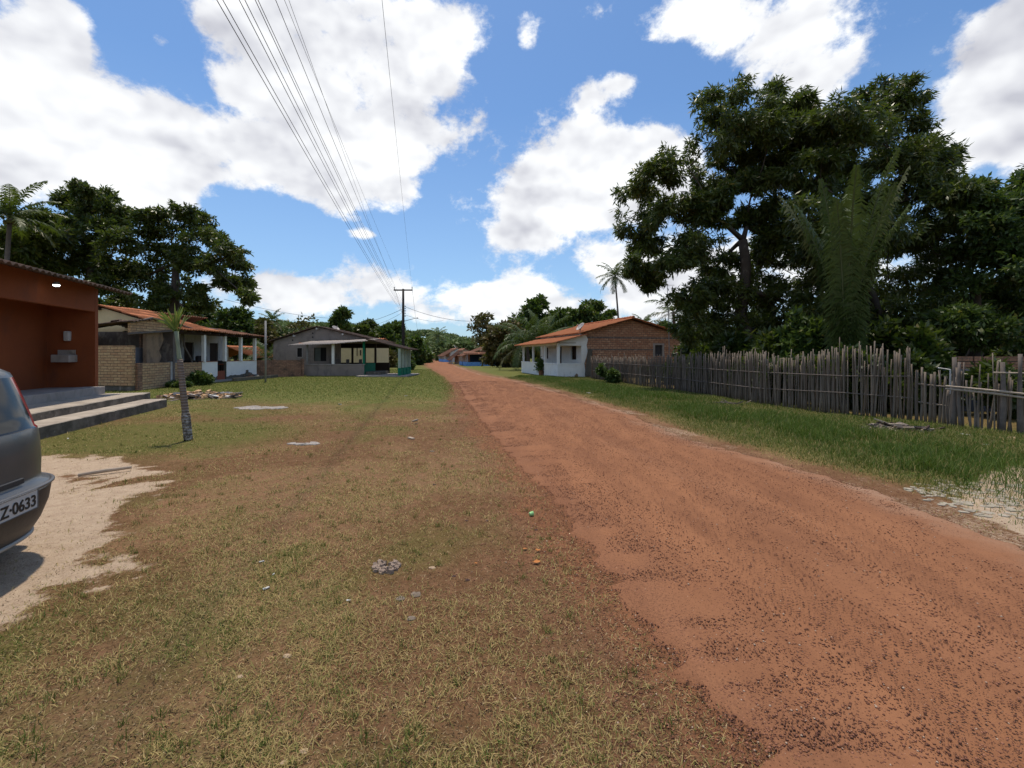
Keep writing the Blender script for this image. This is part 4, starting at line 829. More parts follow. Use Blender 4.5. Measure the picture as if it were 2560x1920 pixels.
MB().prism([(.16, 2.2), (1.88, 2.2), (1.88, 2.9), (.16, 2.45)], (0, .04, 0), (1, 0, 0), (0, .1, 0)).build('side_panel', white, wh)
MB().prism([(0, 0), (.16, .02), (.2, .14), (.14, .25), (.05, .27), (.0, .18), (-.08, .12)], (1.28, -.016, 0), (1, 0, 0), (0, .02, 0)).build('plaster_patch', tanpl, wh)
MB().box(.14, 1.9, .14, 9, 0, .1).build('porch_floor', conc, wh)
tiles((-.58, 9.3, 2.33), (-.58, -.38, 2.33), (2.03, -.38, 2.97), (2.03, 9.3, 2.97), 'porch_roof', tile_or, wh, seed=41)
tiles((1.45, 9.5, 3.04), (1.45, -.38, 3.04), (5.45, -.38, 4.13), (5.45, 9.5, 4.13), 'roof', tile_or, wh, seed=42)
tiles((10.75, -.38, 2.74), (10.75, 9.5, 2.74), (5.45, 9.5, 4.13), (5.45, -.38, 4.13), 'roof', tile_or, wh, seed=43)
rg = MB()
for i in range(26): rg.tube([(5.45, -.42 + i * .385, 4.17), (5.45, .0 + i * .385, 4.155)], [.11, .09], 8)
rg.build('ridge_tiles', tile_or, wh)
rf = MB(); [rf.obox((3.5 if s_ > 0 else 8.0, y_, (3.56 if s_ > 0 else 3.40)), (4.1 if s_ > 0 else 5.3, .05, .08), 0, 0, R(-15.2 if s_ > 0 else 14.6)) for s_ in (1, -1) for y_ in (-.2, 2.5, 5, 7.5)]; rf.build('rafters', woodD, wh)
MB().box(-.2, 1.2, -.3, -.26, 2.33, 2.36).build('eave_board', woodD, wh)
bt = MB(); 
for i in range(9): bt.obox((2.12 + .02 * i % .3, -.16, .2 + i * .2), (.34 - .012 * i, .2, .23), r.normal(0, .06))
bt.build('cement_buttress', concmoss, wh)
lc = lambda x_, y_, z_: Vector((3.07 + .97 * x_ - .25 * y_, 29.6 + .25 * x_ + .97 * y_, z_))
dish(0, 0, 0, .68, 'brownish dish standing on the orange roof of the white house', (-.62, -.25, .6), dishM, tuple(lc(1.75, .3, 3.5)))
an = thing('antenna_mast', 'tall thin aerial mast behind the stake fence near the brick wall', 'antenna', (X(1672, 28), 28, 0))
MB().tube([(.05, 0, 0), (0, 0, 3.5), (-.1, 0, 6)], [.028, .024, .018], 6).build('mast', steel, an); MB().tube([(-.1, 0, 5.98), (.35, 0, 5.98)], .014, 5).build('crossbar', steel, an)
pp = thing('potted_plant', 'bushy plant at the white porch entrance', 'plant', tuple(lc(-.1, 3.3, 0)))

# ------------------------------------------------------------------ far street: blue house and the row behind
def farhouse(name, label, px, py, w_, dpt, wallm, roofm, cols=None, low=None, h=2.45, rise=1.3, gablem=None, colm=None, porch=1.6, rot=WR, wtop=None):
    p = at(px, py); z0 = float(gz(*p)); o = thing(name, label, 'house', (p[0], p[1], z0), rot)
    x0 = porch; MB().wall((x0, 0.02), (w_, .02), 0, h, .15, [(w_*.55, w_*.55 + .8, 1.0, 1.9)]).wall((w_, .15), (w_, dpt), 0, h, .15).wall((w_, dpt), (x0, dpt), 0, h, .15).wall((x0, dpt), (x0, 0.17), 0, h, -.15, [(1, 1.9, 0, 2.0), (3.2, 4.2, .9, 1.9)]).build('wall', wallm, o)
    MB().box(x0 + .2, x0 + .24, dpt - 4.4, dpt - .9, 0, 2.1).build('door', woodD, o)
    xm = (0 + w_) / 2 + .3
    MB().prism([(x0, h), (w_, h), (xm, h + rise)], (0, .02, 0), (1, 0, 0), (0, .15, 0)).build('gable', gablem or wallm, o)
    sl = rise / (xm - x0); tiles((-.5, dpt + .3, h + rise + .12 - sl * (xm + .5)), (-.5, -.3, h + rise + .12 - sl * (xm + .5)), (xm, -.3, h + rise + .12), (xm, dpt + .3, h + rise + .12), 'roof', roofm, o, wave=.3, row=.8)
    tiles((w_ + .4, -.3, h - .1), (w_ + .4, dpt + .3, h - .1), (xm, dpt + .3, h + rise + .12), (xm, -.3, h + rise + .12), 'roof', roofm, o, wave=.3, row=.8)
    if low: MB().wall((0, dpt), (0, 0), 0, .75, .14, [(dpt * .55, dpt * .55 + .9, 0, .76)]).wall((.14, 0), (x0, 0), 0, .75, .14).build('porch_wall', low, o)
    n = int(dpt / 2); zt = h + rise + .05 - sl * xm
    for k in range(n + 1): MB().box(0.0, .14, .02 + (dpt - .2) * k / n, .16 + (dpt - .2) * k / n, .75 if low else 0, zt).build('post', colm or whiteold, o)
    return o
bh = farhouse('blue_porch_house', 'brick gabled house with bright blue porch wall far down the road', 1162.6, 914.6, 9.5, 8.5, brick_red, tile_old, low=blueP, gablem=brick_red, h=2.3, rise=1.5, porch=0.9)
MB().wall((.14, -1.9), (6.2, -1.9), 0, .75, .14).wall((0, 0), (0, -1.9), 0, .75, .14).wall((6.2, -1.9), (6.2, 0), 0, .75, .14).build('front_porch_wall', blueP, bh)
for x_ in (.05, 3.6, 4.9, 6.1): MB().box(x_, x_ + .15, -1.88, -1.74, .75, 2.28).build('porch_post', paint('pale_blue', (.4, .47, .55)), bh)
tiles((-.4, -2.2, 2.22), (6.6, -2.2, 2.22), (6.6, .0, 2.75), (-.4, .0, 2.75), 'porch_roof', tile_old, bh, wave=.3, row=.8)
MB().box(.95, 9.4, .0, .018, .8, 2.3).build('porch_shade_sheet', paint('porch_shade_navy', (.02, .035, .06)), bh)  # navy sheet over the brick, the porch's shade put into its colour
dish(1140, 868.5, 90, 1.0, 'white dish at the roof edge of the blue house', (.7, .1, .7), dishW)
farhouse('white_row_house', 'white house with orange roof and slim posts beyond the blue one', 1112, 905.5, 7, 12, whiteold, tile_old, colm=white, low=blueP, h=2.7, rise=1.2, rot=WR + .05)
farhouse('pink_row_house', 'small cream house squeezed against the blue porch', 1131, 910.5, 5, 8, paint('pink_cream', (.5, .38, .28)), tile_old, colm=whiteold, h=2.5, rise=1.0, rot=WR)
eh = farhouse('orange_end_house', 'little orange walled house where the road ends', 1086, 899.5, 7, 6, paint('bright_orange', (.55, .17, .05)), tile_old, colm=orangepl, h=2.4, rise=1.1, rot=.02)
eh2 = farhouse('open_shelter_house', 'low open fronted brick house at the far left bend', 1066, 900, 6, 5, brick_red, tile_old, colm=whiteold, low=white, h=2.3, rise=1.0, rot=-.1)
dish(1094, 881.5, 162, 2.2, 'white dish above the orange end house', (0, -.6, .6), dishW); dish(1078, 883, 160, 1.6, 'smaller white dish above the brick house', (0, -.5, .7), dishW)

# ------------------------------------------------------------------ power poles and wires
def pole(px, py, top, label, arm=1.6, light=False):
    x_, d_ = at(px, py); z0 = float(gz(x_, d_)); o = thing('power_pole', label, 'power pole', (x_, d_, z0)); h = top - z0
    MB().tube([(0, 0, -.2), (0, 0, h * .5), (0, 0, h)], [.14, .12, .09], 10).build('shaft', polemat, o, True)
    MB().box(-arm/2, arm/2, -.05, .05, h - .16, h - .05).build('crossarm', polemat, o)
    for s_ in (-1, 1): MB().lathe([(.02, -.06), (.02, .04), (.05, .06), (.03, .1), (.055, .13), (.001, .2)], (s_ * (arm/2 - .04), 0, h), 8).build('insulator', woodD, o)
    if light:
        for z_ in (5.75, 5.55, 5.35, 5.15, 4.9): MB().lathe([(.02, -.05), (.05, -.03), (.05, .03), (.02, .05)], (.17, 0, z_ - z0), 8).build('low_insulator', steel, o)
        MB().tube([(.1, 0, 4.45), (.2, 0, 4.5), (1.1, -.1, 4.72), (1.32, -.1, 4.74)], [.025, .025, .025, .05], 6).build('lamp_arm', steel, o)
        MB().tube([(0, .1, 3.9), (.14, .1, 3.4), (.14, .1, 2.9)], .03, 5).build('cable_drop', woodD, o)
    return o, x_, d_
p1, PX, PD = pole(1008, 931, zat(724, 38) + .1, 'tall black power pole with crossarm beside the grey house', 1.62, True)
p2, x2, d2 = pole(1036, 911, zat(829, 84), 'second power pole down the road behind the first', 1.8)
p3, x3, d3 = pole(1046, 905, zat(840, 112), 'most distant power pole against the wooded hill', 1.8)
wirem = plain('wire', (.03, .03, .032), .6)
def wire(a, b, sag, label, rad=.008, far=.0, group='overhead wires'):
    a, b = Vector(a), Vector(b); n = 26; r0 = []
    pts = []
    for i in range(n + 1):
        f = i / n; p = a.lerp(b, f); p.z -= 4 * sag * f * (1 - f); pts.append(p)
    o = MB().tube(pts, rad, 5, False).build('power_wire', wirem); return tag(o, label, 'power line', group)
topz = zat(724, 38) + .25
def overhead(px_top, att, label, rad):    # passes the picture's top edge at px_top on its way to a pole behind the camera
    zc = att[2] - .35; Y = (zc - H) / (HY / F); P = Vector(((px_top - 1280) / F * Y, Y, zc)); A = Vector(att)
    d = (P - A); k = (A.y + 9) / (A.y - P.y); E = A + d * k; E.z = att[2]
    f = 1 / k; s_ = (A.z * (1-f) + E.z * f - zc) / (4 * f * (1 - f)); return wire(A, E, s_, label, rad)
lab = ['outermost left low cable', 'second low cable from the left', 'third low cable from the left', 'fourth low cable from the left', 'fifth low cable from the left', 'sixth low cable from the left', 'seventh low cable from the left']
for i, (pt, az_) in enumerate(zip((542, 557, 598, 612, 638, 645, 689), (4.9, 5.0, 5.15, 5.25, 5.35, 5.55, 5.75))):
    overhead(pt, (PX + .17, PD, az_), lab[i] + ' reaching the black pole', .0038)
overhead(722, (PX - .77, PD, topz), 'high cable to the left end of the crossarm', .0036); overhead(711, (PX, PD, topz), 'high cable to the middle of the crossarm', .0036)
overhead(955, (PX + .77, PD, topz), 'lone high cable to the right end of the crossarm', .0036)
wire((PX - .77, PD, topz), (x2 - .86, d2, zat(829, 84) + .1), .5, 'high left cable between the first and second poles', .012)
wire((PX + .77, PD, topz), (x2 + .86, d2, zat(829, 84) + .1), .5, 'high right cable between the first and second poles', .012)
wire((PX + .17, PD, 5.7), (X(1225, 47), 47, zat(800, 47)), .55, 'service cable sagging right into the brown tree', .016)
wire((PX + .17, PD, 5.0), (X(1110, 90), 90, zat(800, 90)), .4, 'thin cable running right above the far road', .014)
wire((PX - .1, PD, 5.5), (X(880, 60), 60, zat(808, 60)), .35, 'service cable dropping left to the conical tree', .016)
wire((PX - .1, PD, 5.2), (X(930, 50), 50, zat(812, 50)), .2, 'short cable dropping left below the others', .012)
wire((X(560, 36), 36, zat(748, 36)), (X(830, 47), 47, zat(796, 47)), .25, 'cable from the big left tree above the grey roof', .014)

# ------------------------------------------------------------------ small palm by the steps
sx_, sy_ = at(471, 1101); sp_ = thing('young_palm', 'small clipped palm with stiff fan of leaves in front of the steps', 'palm tree', (sx_, sy_, 0))
tm = MB(); k = 26; pts = [Vector((-.16 * (i/k), 0, 1.5 * i / k)) for i in range(k + 1)]; tm.tube(pts, [(.072 if i < 9 else .057 - .010 * (i - 9) / 17) * (1 + .04 * (i % 2)) for i in range(k + 1)], 12); 
mtr, t, b = newmat('ringed_palm_trunk'); oc = coords(t); s3 = t.nodes.new('ShaderNodeSeparateXYZ'); t.links.new(oc, s3.inputs[0])
wv = t.nodes.new('ShaderNodeTexWave'); wv.bands_direction = 'Z'; wv.inputs['Scale'].default_value = 6; wv.inputs['Distortion'].default_value = 3; t.links.new(oc, wv.inputs['Vector'])
cA = mixc(t, wv.outputs['Fac'], (.23, .18, .145), (.13, .10, .08)); cB = mixc(t, mapr(t, noi(t, oc, 14, 6, .7), .45, .6), (.10, .085, .07), (.40, .37, .33))
t.links.new(mixc(t, mapr(t, mth(t, 'ADD', s3.outputs[2], mth(t, 'MULTIPLY', noi(t, oc, 4, 4), .35)), .62, .82), cB, cA), b.inputs['Base Color']); bump(t, b, wv.outputs['Fac'], .5, .02)
tm.build('trunk', mtr, sp_, True)
MB().tube([(-.155, 0, 1.48), (-.17, 0, 1.53), (-.2, 0, 1.8), (-.225, 0, 2.02)], [.045, .036, .03, .036], 10).build('crownshaft', paint('pale_green_sheath', (.22, .25, .16), (.16, .19, .12), rough=.6), sp_, True)
r = np.random.default_rng(5); Vs = []; TN = []
for i in range(52):
    a_ = R(r.uniform(-58, 30)) if i < 54 else R(r.uniform(-80, -50)); dep = r.normal(0, .30); L_ = r.uniform(.32, .52) * (1 - .15 * abs(a_)); b0 = Vector((-.225 + r.normal(0, .02), r.normal(0, .02), 2.0 + r.random() * .12))
    d_ = Vector((math.sin(a_), dep, math.cos(a_))).normalized(); s_ = d_.cross(Vector((r.normal(0, .5), 1, r.normal(0, .5)))).normalized() * r.uniform(.010, .017)
    m_ = b0 + d_ * L_ * .6 ; e_ = b0 + d_ * L_ + Vector((math.sin(a_) * .04, 0, -.03)); Vs += [(b0 - s_*.5, b0 + s_*.5, m_ + s_, m_ - s_), (m_ - s_, m_ + s_, e_ + s_ * .2, e_ - s_ * .2)]; TN += [(r.random(), (r.random() < .12) * .8)] * 2
fast_mesh('leaves', np.array([[tuple(p) for p in q] for q in Vs]).reshape(-1, 3), np.arange(len(Vs) * 4).reshape(-1, 4), leafY, sp_, np.repeat(np.array(TN), 4, 0))
# ------------------------------------------------------------------ big trees
def lobes_from(crop, ox, oy, sc, d, jitd, seed, rs=1.0):
    r = np.random.default_rng(seed); out = []
    for (cx, cy, cr) in crop:
        px_, py_ = ox + cx / sc, oy + cy / sc; dd = d + r.uniform(-1, 1) * jitd; rad = cr / sc * d / F * rs
        out.append((X(px_, dd), dd, zat(py_, dd), rad, rad, rad * .85, 1.0))
    return out
T1 = [(620,170,130),(780,230,140),(700,330,110),(860,300,110),(690,480,90),(850,430,100),(500,700,90),(640,650,60),(820,560,80),(900,880,110),(700,1150,130),(450,1180,90),(720,560,80),(760,760,70),(560,720,80),(880,780,110),(820,980,120),(940,150,105),(1030,190,70),(600,330,140),(430,470,120),(300,560,120),(190,640,100),(190,780,110),(330,760,120),(240,900,100),(190,1010,75),(245,1080,70),(370,1000,90),(440,920,100),(540,820,110),(560,560,110),(760,400,130),(940,330,140),(900,540,120),(1010,420,100),(900,700,100),(960,830,120),(600,1010,110),(540,1150,120),(800,1150,140),(660,1290,150),(1000,1050,130),(500,1320,110),(900,1320,130),(960,1190,110)]
tree('mango_tree', 'tall open mango tree with forked dark limbs rising left of the feather palm', 'tree', (X(1872, 20), 20, -.1), (X(1857, 20), 20, zat(600, 20)), lobes_from(T1, 1500, 180, 2.0736, 20, 1.6, 2, .95), .32, (.27, .065), 13, 17, 10, .75, None, None, 3, 'mango trees behind the stake fence', .17)
T2 = [(1180,300,110),(1120,400,110),(1060,300,90),(1090,520,110),(1180,880,130),(1080,900,120),(1300,800,130),(1500,820,140),(1290,220,120),(1430,170,120),(1550,150,105),(1250,350,120),(1430,330,140),(1590,300,120),(1200,480,110),(1380,500,140),(1570,480,140),(1690,440,100),(1780,460,70),(1300,680,130),(1500,700,150),(1690,620,140),(1800,580,80),(1850,700,110),(1400,900,150),(1620,880,160),(1800,880,150),(1500,1100,150),(1700,1080,150),(1250,900,130),(1120,600,100),(1100,750,110),(1250,1100,130),(1450,1280,140),(1650,1280,140),(1150,1250,140)]
tree('mango_tree', 'dense dark mango tree behind the feather palm, right of the open one', 'tree', (X(2200, 19), 19.5, -.1), (X(2190, 19), 19.5, zat(560, 19)), lobes_from(T2, 1500, 180, 2.0736, 19, 2.2, 5, .98), .34, (.27, .065), 15, 19, 10, .7, None, None, 7, 'mango trees behind the stake fence', .19, -.05)
T3_ = [(1950,650,90),(2030,710,70),(1950,830,140),(2080,900,130),(2000,1030,160),(1850,1180,150),(2050,1250,160),(2190,1000,130),(2200,1200,140),(1880,1330,120),(2060,1370,110),(1960,770,100),(2300,1000,150),(2350,1200,150),(2300,1350,130),(2180,1330,120)]
tree('broadleaf_tree', 'lower spreading tree at the right edge above the broken fence', 'tree', (X(2440, 17), 17, -.1), (X(2440, 17), 17, zat(700, 17)), lobes_from(T3_, 1500, 180, 2.0736, 17, 1.8, 6, 1.0), .25, (.22, .085), 15, 18, 9, .4, leafL, None, 9, None, .2, -.15)
T4 = [(2150,700,75),(2200,640,80),(2260,600,100),(2350,560,120),(2300,750,120),(2420,700,140),(2400,900,150),(2230,800,80)]
tree('broadleaf_tree', 'tree cut off by the right edge, topmost over the low spreading one', 'tree', (X(2640, 21), 21, -.1), (X(2620, 21), 21, zat(640, 21)), lobes_from(T4, 1500, 180, 2.0736, 21, 1.5, 8, 1.0), .25, (.26, .10), 16, 16, 9, .4, leafL, None, 11, None, .2, -.1)
TB = [(1500,370,80),(1640,430,90),(1280,420,90),(1170,470,110),(1400,520,110),(1600,600,120),(1740,560,80),(1860,680,100),(1950,780,90),(1970,930,80),(2010,1050,60),(1850,950,90),(1730,800,100),(1560,780,120),(1400,700,110),(1250,680,130),(1200,880,130),(1400,930,130),(1550,1010,110),(1250,1050,120),(1650,1100,80),(1010,1090,100),(1500,1180,100),(1350,1180,110)]
tree('mango_tree', 'wide mango tree behind the yellow gable with branches over the porch', 'tree', (X(437, 34), 34, -.1), (X(440, 34), 34, zat(660, 34)), lobes_from(TB, 0, 420, 3.253, 34, 2, 12, 1.0), .38, (.34, .12), 13, 14, 8, .5, None, None, 13, 'mango trees behind the left houses', .18)
TA = [(560,270,90),(690,190,70),(700,260,100),(840,250,100),(920,350,90),(750,380,130),(600,400,110),(960,450,70),(850,540,130),(650,580,140),(480,480,100),(950,640,120),(760,740,130),(550,760,130),(900,800,130),(700,900,120),(880,950,100),(1050,850,100)]
tree('mango_tree', 'rounded mango tree with highest crown above the orange building roof', 'tree', (X(225, 33), 33, -.1), (X(228, 33), 33, zat(640, 33)), lobes_from(TA, 0, 420, 3.253, 33, 2, 14, 1.02), .38, (.34, .12), 14, 15, 8, .45, None, None, 17, 'mango trees behind the left houses', .2)
TA2 = [(330,410,80),(250,470,110),(390,580,130),(200,620,120),(330,740,130),(120,700,110),(130,560,90),(60,640,90),(0,700,120),(-100,600,150),(-250,700,150)]
tree('mango_tree', 'lower dark tree between the coconut palm and the rounded mango crown', 'tree', (X(70, 31), 31, -.1), (X(70, 31), 31, zat(690, 31)), lobes_from(TA2, 0, 420, 3.253, 31, 1.6, 15, 1.0), .32, (.42, .14), 15, 13, 8, .4, None, None, 19, 'mango trees behind the left houses', .2)
palm('coconut_palm', 'coconut palm with ragged fronds at the far left edge', (X(5, 27), 27, 0), zat(545, 27), 17, 3.0, 3, (.5, 0), .15, leafM, None, (1.35, -.3), (.9, 1.4), 34, .62, .10, .5)
# feather palm behind the fence: upright giant fronds
bp = palm('feather_palm', 'giant feather palm with upright dark green fronds rising behind the stake fence', (X(2115, 14.2), 14.2, 0), .35, 15, 6.9, 8, (0, 0), .22, leafM if False else leafmat('feather_palm_leaf', (.024, .046, .012), (.085, .120, .028), (.10, .09, .03), .15, .45, .35), None, (1.56, 1.47), (.20, .60), 96, .78, .075, .75, False)
# palms around the white house
palm('coconut_palm', 'low bushy coconut palm left of the white house porch', (X(1322, 44), 44, -.05), 2.6, 18, 4.2, 21, (-.2, 0), .2, leafP, None, (1.4, -.35), (1.0, 1.9), 38, .8, .07, .8, False)
palm('coconut_palm', 'tall stemless looking palm directly behind the porch roof', (X(1356, 41), 43, -.05), 3.0, 15, 3.8, 22, (.2, 0), .2, leafP, None, (1.45, .2), (.8, 1.6), 36, .8, .07, .7, False)
palm('coconut_palm', 'tall slender coconut palm standing against the clouds behind the white house', (X(1551, 60), 60, -.4), zat(690, 60) + .4, 20, 2.9, 24, (X(1537, 60) - X(1551, 60), 0), .15, None, None, (1.3, -.75), (.8, 1.5), 26, .65, .10, .5)
palm('coconut_palm', 'short palm top showing over the right slope of the brick gable', (X(1612, 52), 52, -.2), 5.2, 12, 2.2, 25, (0, 0), .14, None, None, (1.3, -.2), (.8, 1.4), 24, .6, .09, .5, False)
palm('coconut_palm', 'palm half hidden behind the aerial mast and the mango leaves', (X(1690, 36), 36, 0), 5.0, 14, 2.8, 26, (-.2, 0), .16, None, None, (1.3, -.4), (.8, 1.5), 28, .65, .07, .5, False)
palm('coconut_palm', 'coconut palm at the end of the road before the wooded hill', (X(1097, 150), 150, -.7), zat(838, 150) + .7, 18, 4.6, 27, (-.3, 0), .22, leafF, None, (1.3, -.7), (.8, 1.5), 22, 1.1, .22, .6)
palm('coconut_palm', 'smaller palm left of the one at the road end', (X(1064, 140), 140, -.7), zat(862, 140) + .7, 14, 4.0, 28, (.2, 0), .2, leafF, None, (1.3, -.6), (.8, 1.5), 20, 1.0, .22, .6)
palm('coconut_palm', 'palm rising over the bushes behind the grey post', (X(680, 70), 70, -.4), zat(800, 70) + .4, 14, 2.4, 29, (0, 0), .18, None, None, (1.35, -.5), (.7, 1.3), 22, .6, .12, .5)
palm('coconut_palm', 'low palm at the left corner of the grey house', (X(668, 40), 40, 0), 1.2, 12, 2.8, 30, (0, 0), .18, leafP, None, (1.4, -.1), (.9, 1.6), 28, .6, .06, .6, False)

# middle distance trees, individually placed
def bg(px, ytop, hw, d, label, mat, seed, leaf=None, name='broadleaf_tree', cat='tree', bottom=.25, yel=.05, nc=11, bk=None, sp=.24, nros=13, nl=8, group='trees behind the houses', narrow=False, tb=0.):
    z0 = float(gz(0, d)); zt = zat(ytop, d); rad = hw / F * d; hh = zt - z0; r = np.random.default_rng(seed); cx = X(px, d); L_ = []
    zb = z0 + hh * bottom; nlb = 9
    for i in range(nlb):
        f = (i + .5) / nlb; zz = zb + (zt - zb) * (f * .86 + .02); wr = math.sin(PI * (f * .80 + .12))**.7; wr = wr * (1 - f * .75) + .12 if narrow else wr
        an = i * 2.4; q = rad * .55 * wr; lr = rad * .52 * (.7 + .4 * r.random()) * (wr * .6 + .4); lr = min(lr, (zt - zb) * .33)
        L_.append((cx + math.cos(an) * q, d + math.sin(an) * q, min(zz, zt - lr * .85), lr, lr, lr * .85, 1.))
    lf = leaf or (max(.25, d * .0085), max(.1, d * .0042))
    return tree(name, label, cat, (cx, d, z0 - .1), (cx, d, z0 + hh * .55), L_, rad * .07 + .05, lf, nc, nros, nl, .3, mat, bk, seed, group, sp, tb, yel, 3)
bg(590, 765, 48, 46, 'dark round tree just right of the big mango, behind the porch roof', leafL, 51, tb=-.2)
bg(645, 798, 42, 62, 'olive scrubby tree behind the grey post', leafB, 52)
bg(700, 812, 45, 75, 'pale olive tree left of the grey house ridge', leafF, 53)
bg(848, 760, 42, 52, 'pointed glossy tree rising behind the grey house roof', leafL, 54, bottom=.1, narrow=True, nc=16, tb=.05)
bg(912, 795, 34, 58, 'dark tree right of the pointed one', leafM, 55, bottom=.1)
bg(958, 812, 32, 62, 'dark leafy tree left of the power pole', leafL, 56, bottom=.1, tb=-.2)
bg(985, 801, 34, 76, 'light crowned tree directly behind the power pole', leafL, 57, bottom=.1)
bg(1030, 842, 30, 92, 'dark tree beside the second power pole', leafL, 58, bottom=.05, tb=-.2)
bg(1052, 868, 26, 112, 'low dark tree left of the road end', leafL, 59, bottom=.02, tb=-.1)
bg(1000, 858, 28, 66, 'bushy tree behind the pale green columns', leafL, 60, bottom=.02, tb=-.25)
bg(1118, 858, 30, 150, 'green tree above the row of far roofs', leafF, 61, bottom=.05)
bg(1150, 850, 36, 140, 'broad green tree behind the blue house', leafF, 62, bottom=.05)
bg(1262, 800, 56, 62, 'brownish bushy tree overhanging the blue house', leafB, 63, bottom=.06, yel=.25, nc=16, nros=16)
bg(1208, 778, 36, 102, 'nearly bare tree with sparse leaves over the blue house', leafB, 64, bottom=.3, nc=10, nros=3, nl=5, bk=barkL)
bg(1335, 731, 58, 78, 'tall dark green tree behind the low palms', leafL, 65, bottom=.1, nc=15, tb=-.15)
bg(1282, 790, 44, 66, 'dark tree between the brown tree and the palms', leafL, 66, bottom=.05, tb=-.2)
bg(1405, 765, 55, 60, 'leafy tree behind the dish on the white house', leafL, 67, bottom=.1, nc=15)
bg(1470, 744, 52, 62, 'tree with yellowing leaves above the orange roof', leafL, 68, bottom=.12, yel=.2, nc=14)
bg(1518, 768, 28, 64, 'small open tree left of the slender palm', leafL, 69, bottom=.3, nc=8, nros=8)
bg(1655, 800, 26, 58, 'small tree over the right roof slope', leafL, 70, bottom=.2, nc=8)
bg(755, 792, 48, 64, 'leafless pale branching tree behind the grey house', leafB, 71, bottom=.3, nc=9, nros=1, nl=3, bk=barkL)
bg(938, 872, 22, 60, 'small bare brown shrub before the white hut', leafB, 72, bottom=.0, nc=8, nros=3, nl=4, name='shrub', cat='shrub', bk=barkL)
bg(975, 880, 16, 58, 'twiggy shrub beside the pale columns', leafB, 73, bottom=.0, nc=7, nros=2, nl=4, name='shrub', cat='shrub', bk=barkL)
for i, (a_, b_, c_, e_) in enumerate(((1760, 790, 75, 38), (1890, 760, 80, 34), (2040, 760, 80, 37), (2180, 740, 85, 33), (2330, 740, 90, 34), (2480, 700, 90, 32), (2620, 640, 110, 28), (2800, 600, 130, 26), (1712, 830, 30, 50))):
    bg(a_, b_, c_, e_, ['dark filler tree seen under the open mango limbs', 'shaded tree behind the mango trunk', 'shaded tree behind the feather palm left side', 'shaded tree behind the feather palm right side', 'deep green tree behind the broken fence', 'deep green tree above the blue tarp', 'tree beyond the right picture edge', 'outermost tree beyond the right picture edge', 'small tree at the right end of the brick house'][i], leafM, 80 + i, bottom=.0, tb=-.3, nros=15, group='trees behind the fence', leaf=(.4, .16))
for i, (a_, b_, c_, e_) in enumerate(((-120, 560, 130, 36), (20, 680, 90, 44), (150, 690, 90, 46), (290, 720, 70, 48), (400, 740, 60, 50), (500, 760, 60, 52))):
    bg(a_, b_, c_, e_, ['tree beyond the left picture edge', 'dark tree low behind the coconut palm', 'dark tree low behind the rounded mango', 'dark tree filling between two mango crowns', 'dark tree low behind the wide mango trunk', 'tree low behind the wide mango branches'][i], leafL, 95 + i, bottom=.0, tb=-.25, group='trees behind the left houses', leaf=(.45, .2))
# bushes
def bush(px, py, hw, h, label, mat, seed, d=None, leaf=(.12, .06), nc=16, name='bush', **k):
    p = at(px, py) if d is None else (X(px, d), d); rad = hw / F * p[1]; z0 = float(gz(*p)); r = np.random.default_rng(seed)
    L_ = [(p[0] + r.normal(0, rad * .35), p[1] + r.normal(0, rad * .3), z0 + h * (.35 + .45 * r.random()), rad * .5, rad * .5, h * .35, 1.) for _ in range(5)]
    return tree(name, label, 'bush', (p[0], p[1], z0 - .03), (p[0], p[1], z0 + h * .4), L_, .03, leaf, nc, 12, 7, .2, mat, woodD, seed, None, .25, -.4 if mat is leafM else 0, .04, 3)
bush(1026, 925, 15, .95, 'round green bush at the foot of the power pole', leafL, 111, leaf=(.2, .1))
bush(1006, 927, 9, .7, 'small bush left of the round one at the pole', leafL, 112, leaf=(.2, .1))
bush(1521, 959, 20, .8, 'leafy weed bush growing against the stake fence', leafL, 113, leaf=(.13, .07))
bush(500, 963, 26, .55, 'green weeds at the foot of the tan brick wall', leafL, 114, leaf=(.14, .08))
bush(455, 968, 22, .3, 'low weeds behind the rubble', leafL, 115, leaf=(.1, .06))
for i, (a_, d_) in enumerate(((1760, 23.5), (1850, 18.6), (1930, 16.2), (2010, 15.4), (2210, 14.6), (2290, 14.0))):
    bush(a_, 0, 62, 2.1 if i != 3 else 2.6, ['understorey bush near the brick house end of the fence', 'understorey bush under the open mango', 'understorey bush left of the feather palm', 'big leaved bush beside the feather palm', 'understorey bush right of the feather palm', 'understorey bush behind the picket gate'][i], leafM if i != 3 else leafL, 120 + i, d_, (.28, .12), 20)
for ch_ in []: pass
for i, (a_, d_, h_) in enumerate(((1700, 23.5, 1.0), (1800, 19.0, 1.1), (1885, 16.0, 1.2), (1975, 14.2, 1.3), (2065, 13.3, 1.4), (2160, 12.6, 1.5), (2250, 12.3, 1.4), (2340, 12.0, 1.2), (2470, 11.4, 1.1), (2580, 10.8, 1.1))):
    bush(a_, 0, 58, h_, ['weedy shrub pressed behind the stakes near the brick house', 'weedy shrub behind the stakes under the open mango', 'weedy shrub behind the stakes left of the feather palm', 'weedy shrub just left of the feather palm foot', 'weedy shrub at the feather palm foot', 'weedy shrub just right of the feather palm foot', 'weedy shrub behind the last tall stakes', 'weedy shrub behind the picket gate', 'weedy shrub before the tarpaulin', 'weedy shrub at the right picture edge'][i], leafM, 140 + i, d_, (.2, .09), 16)
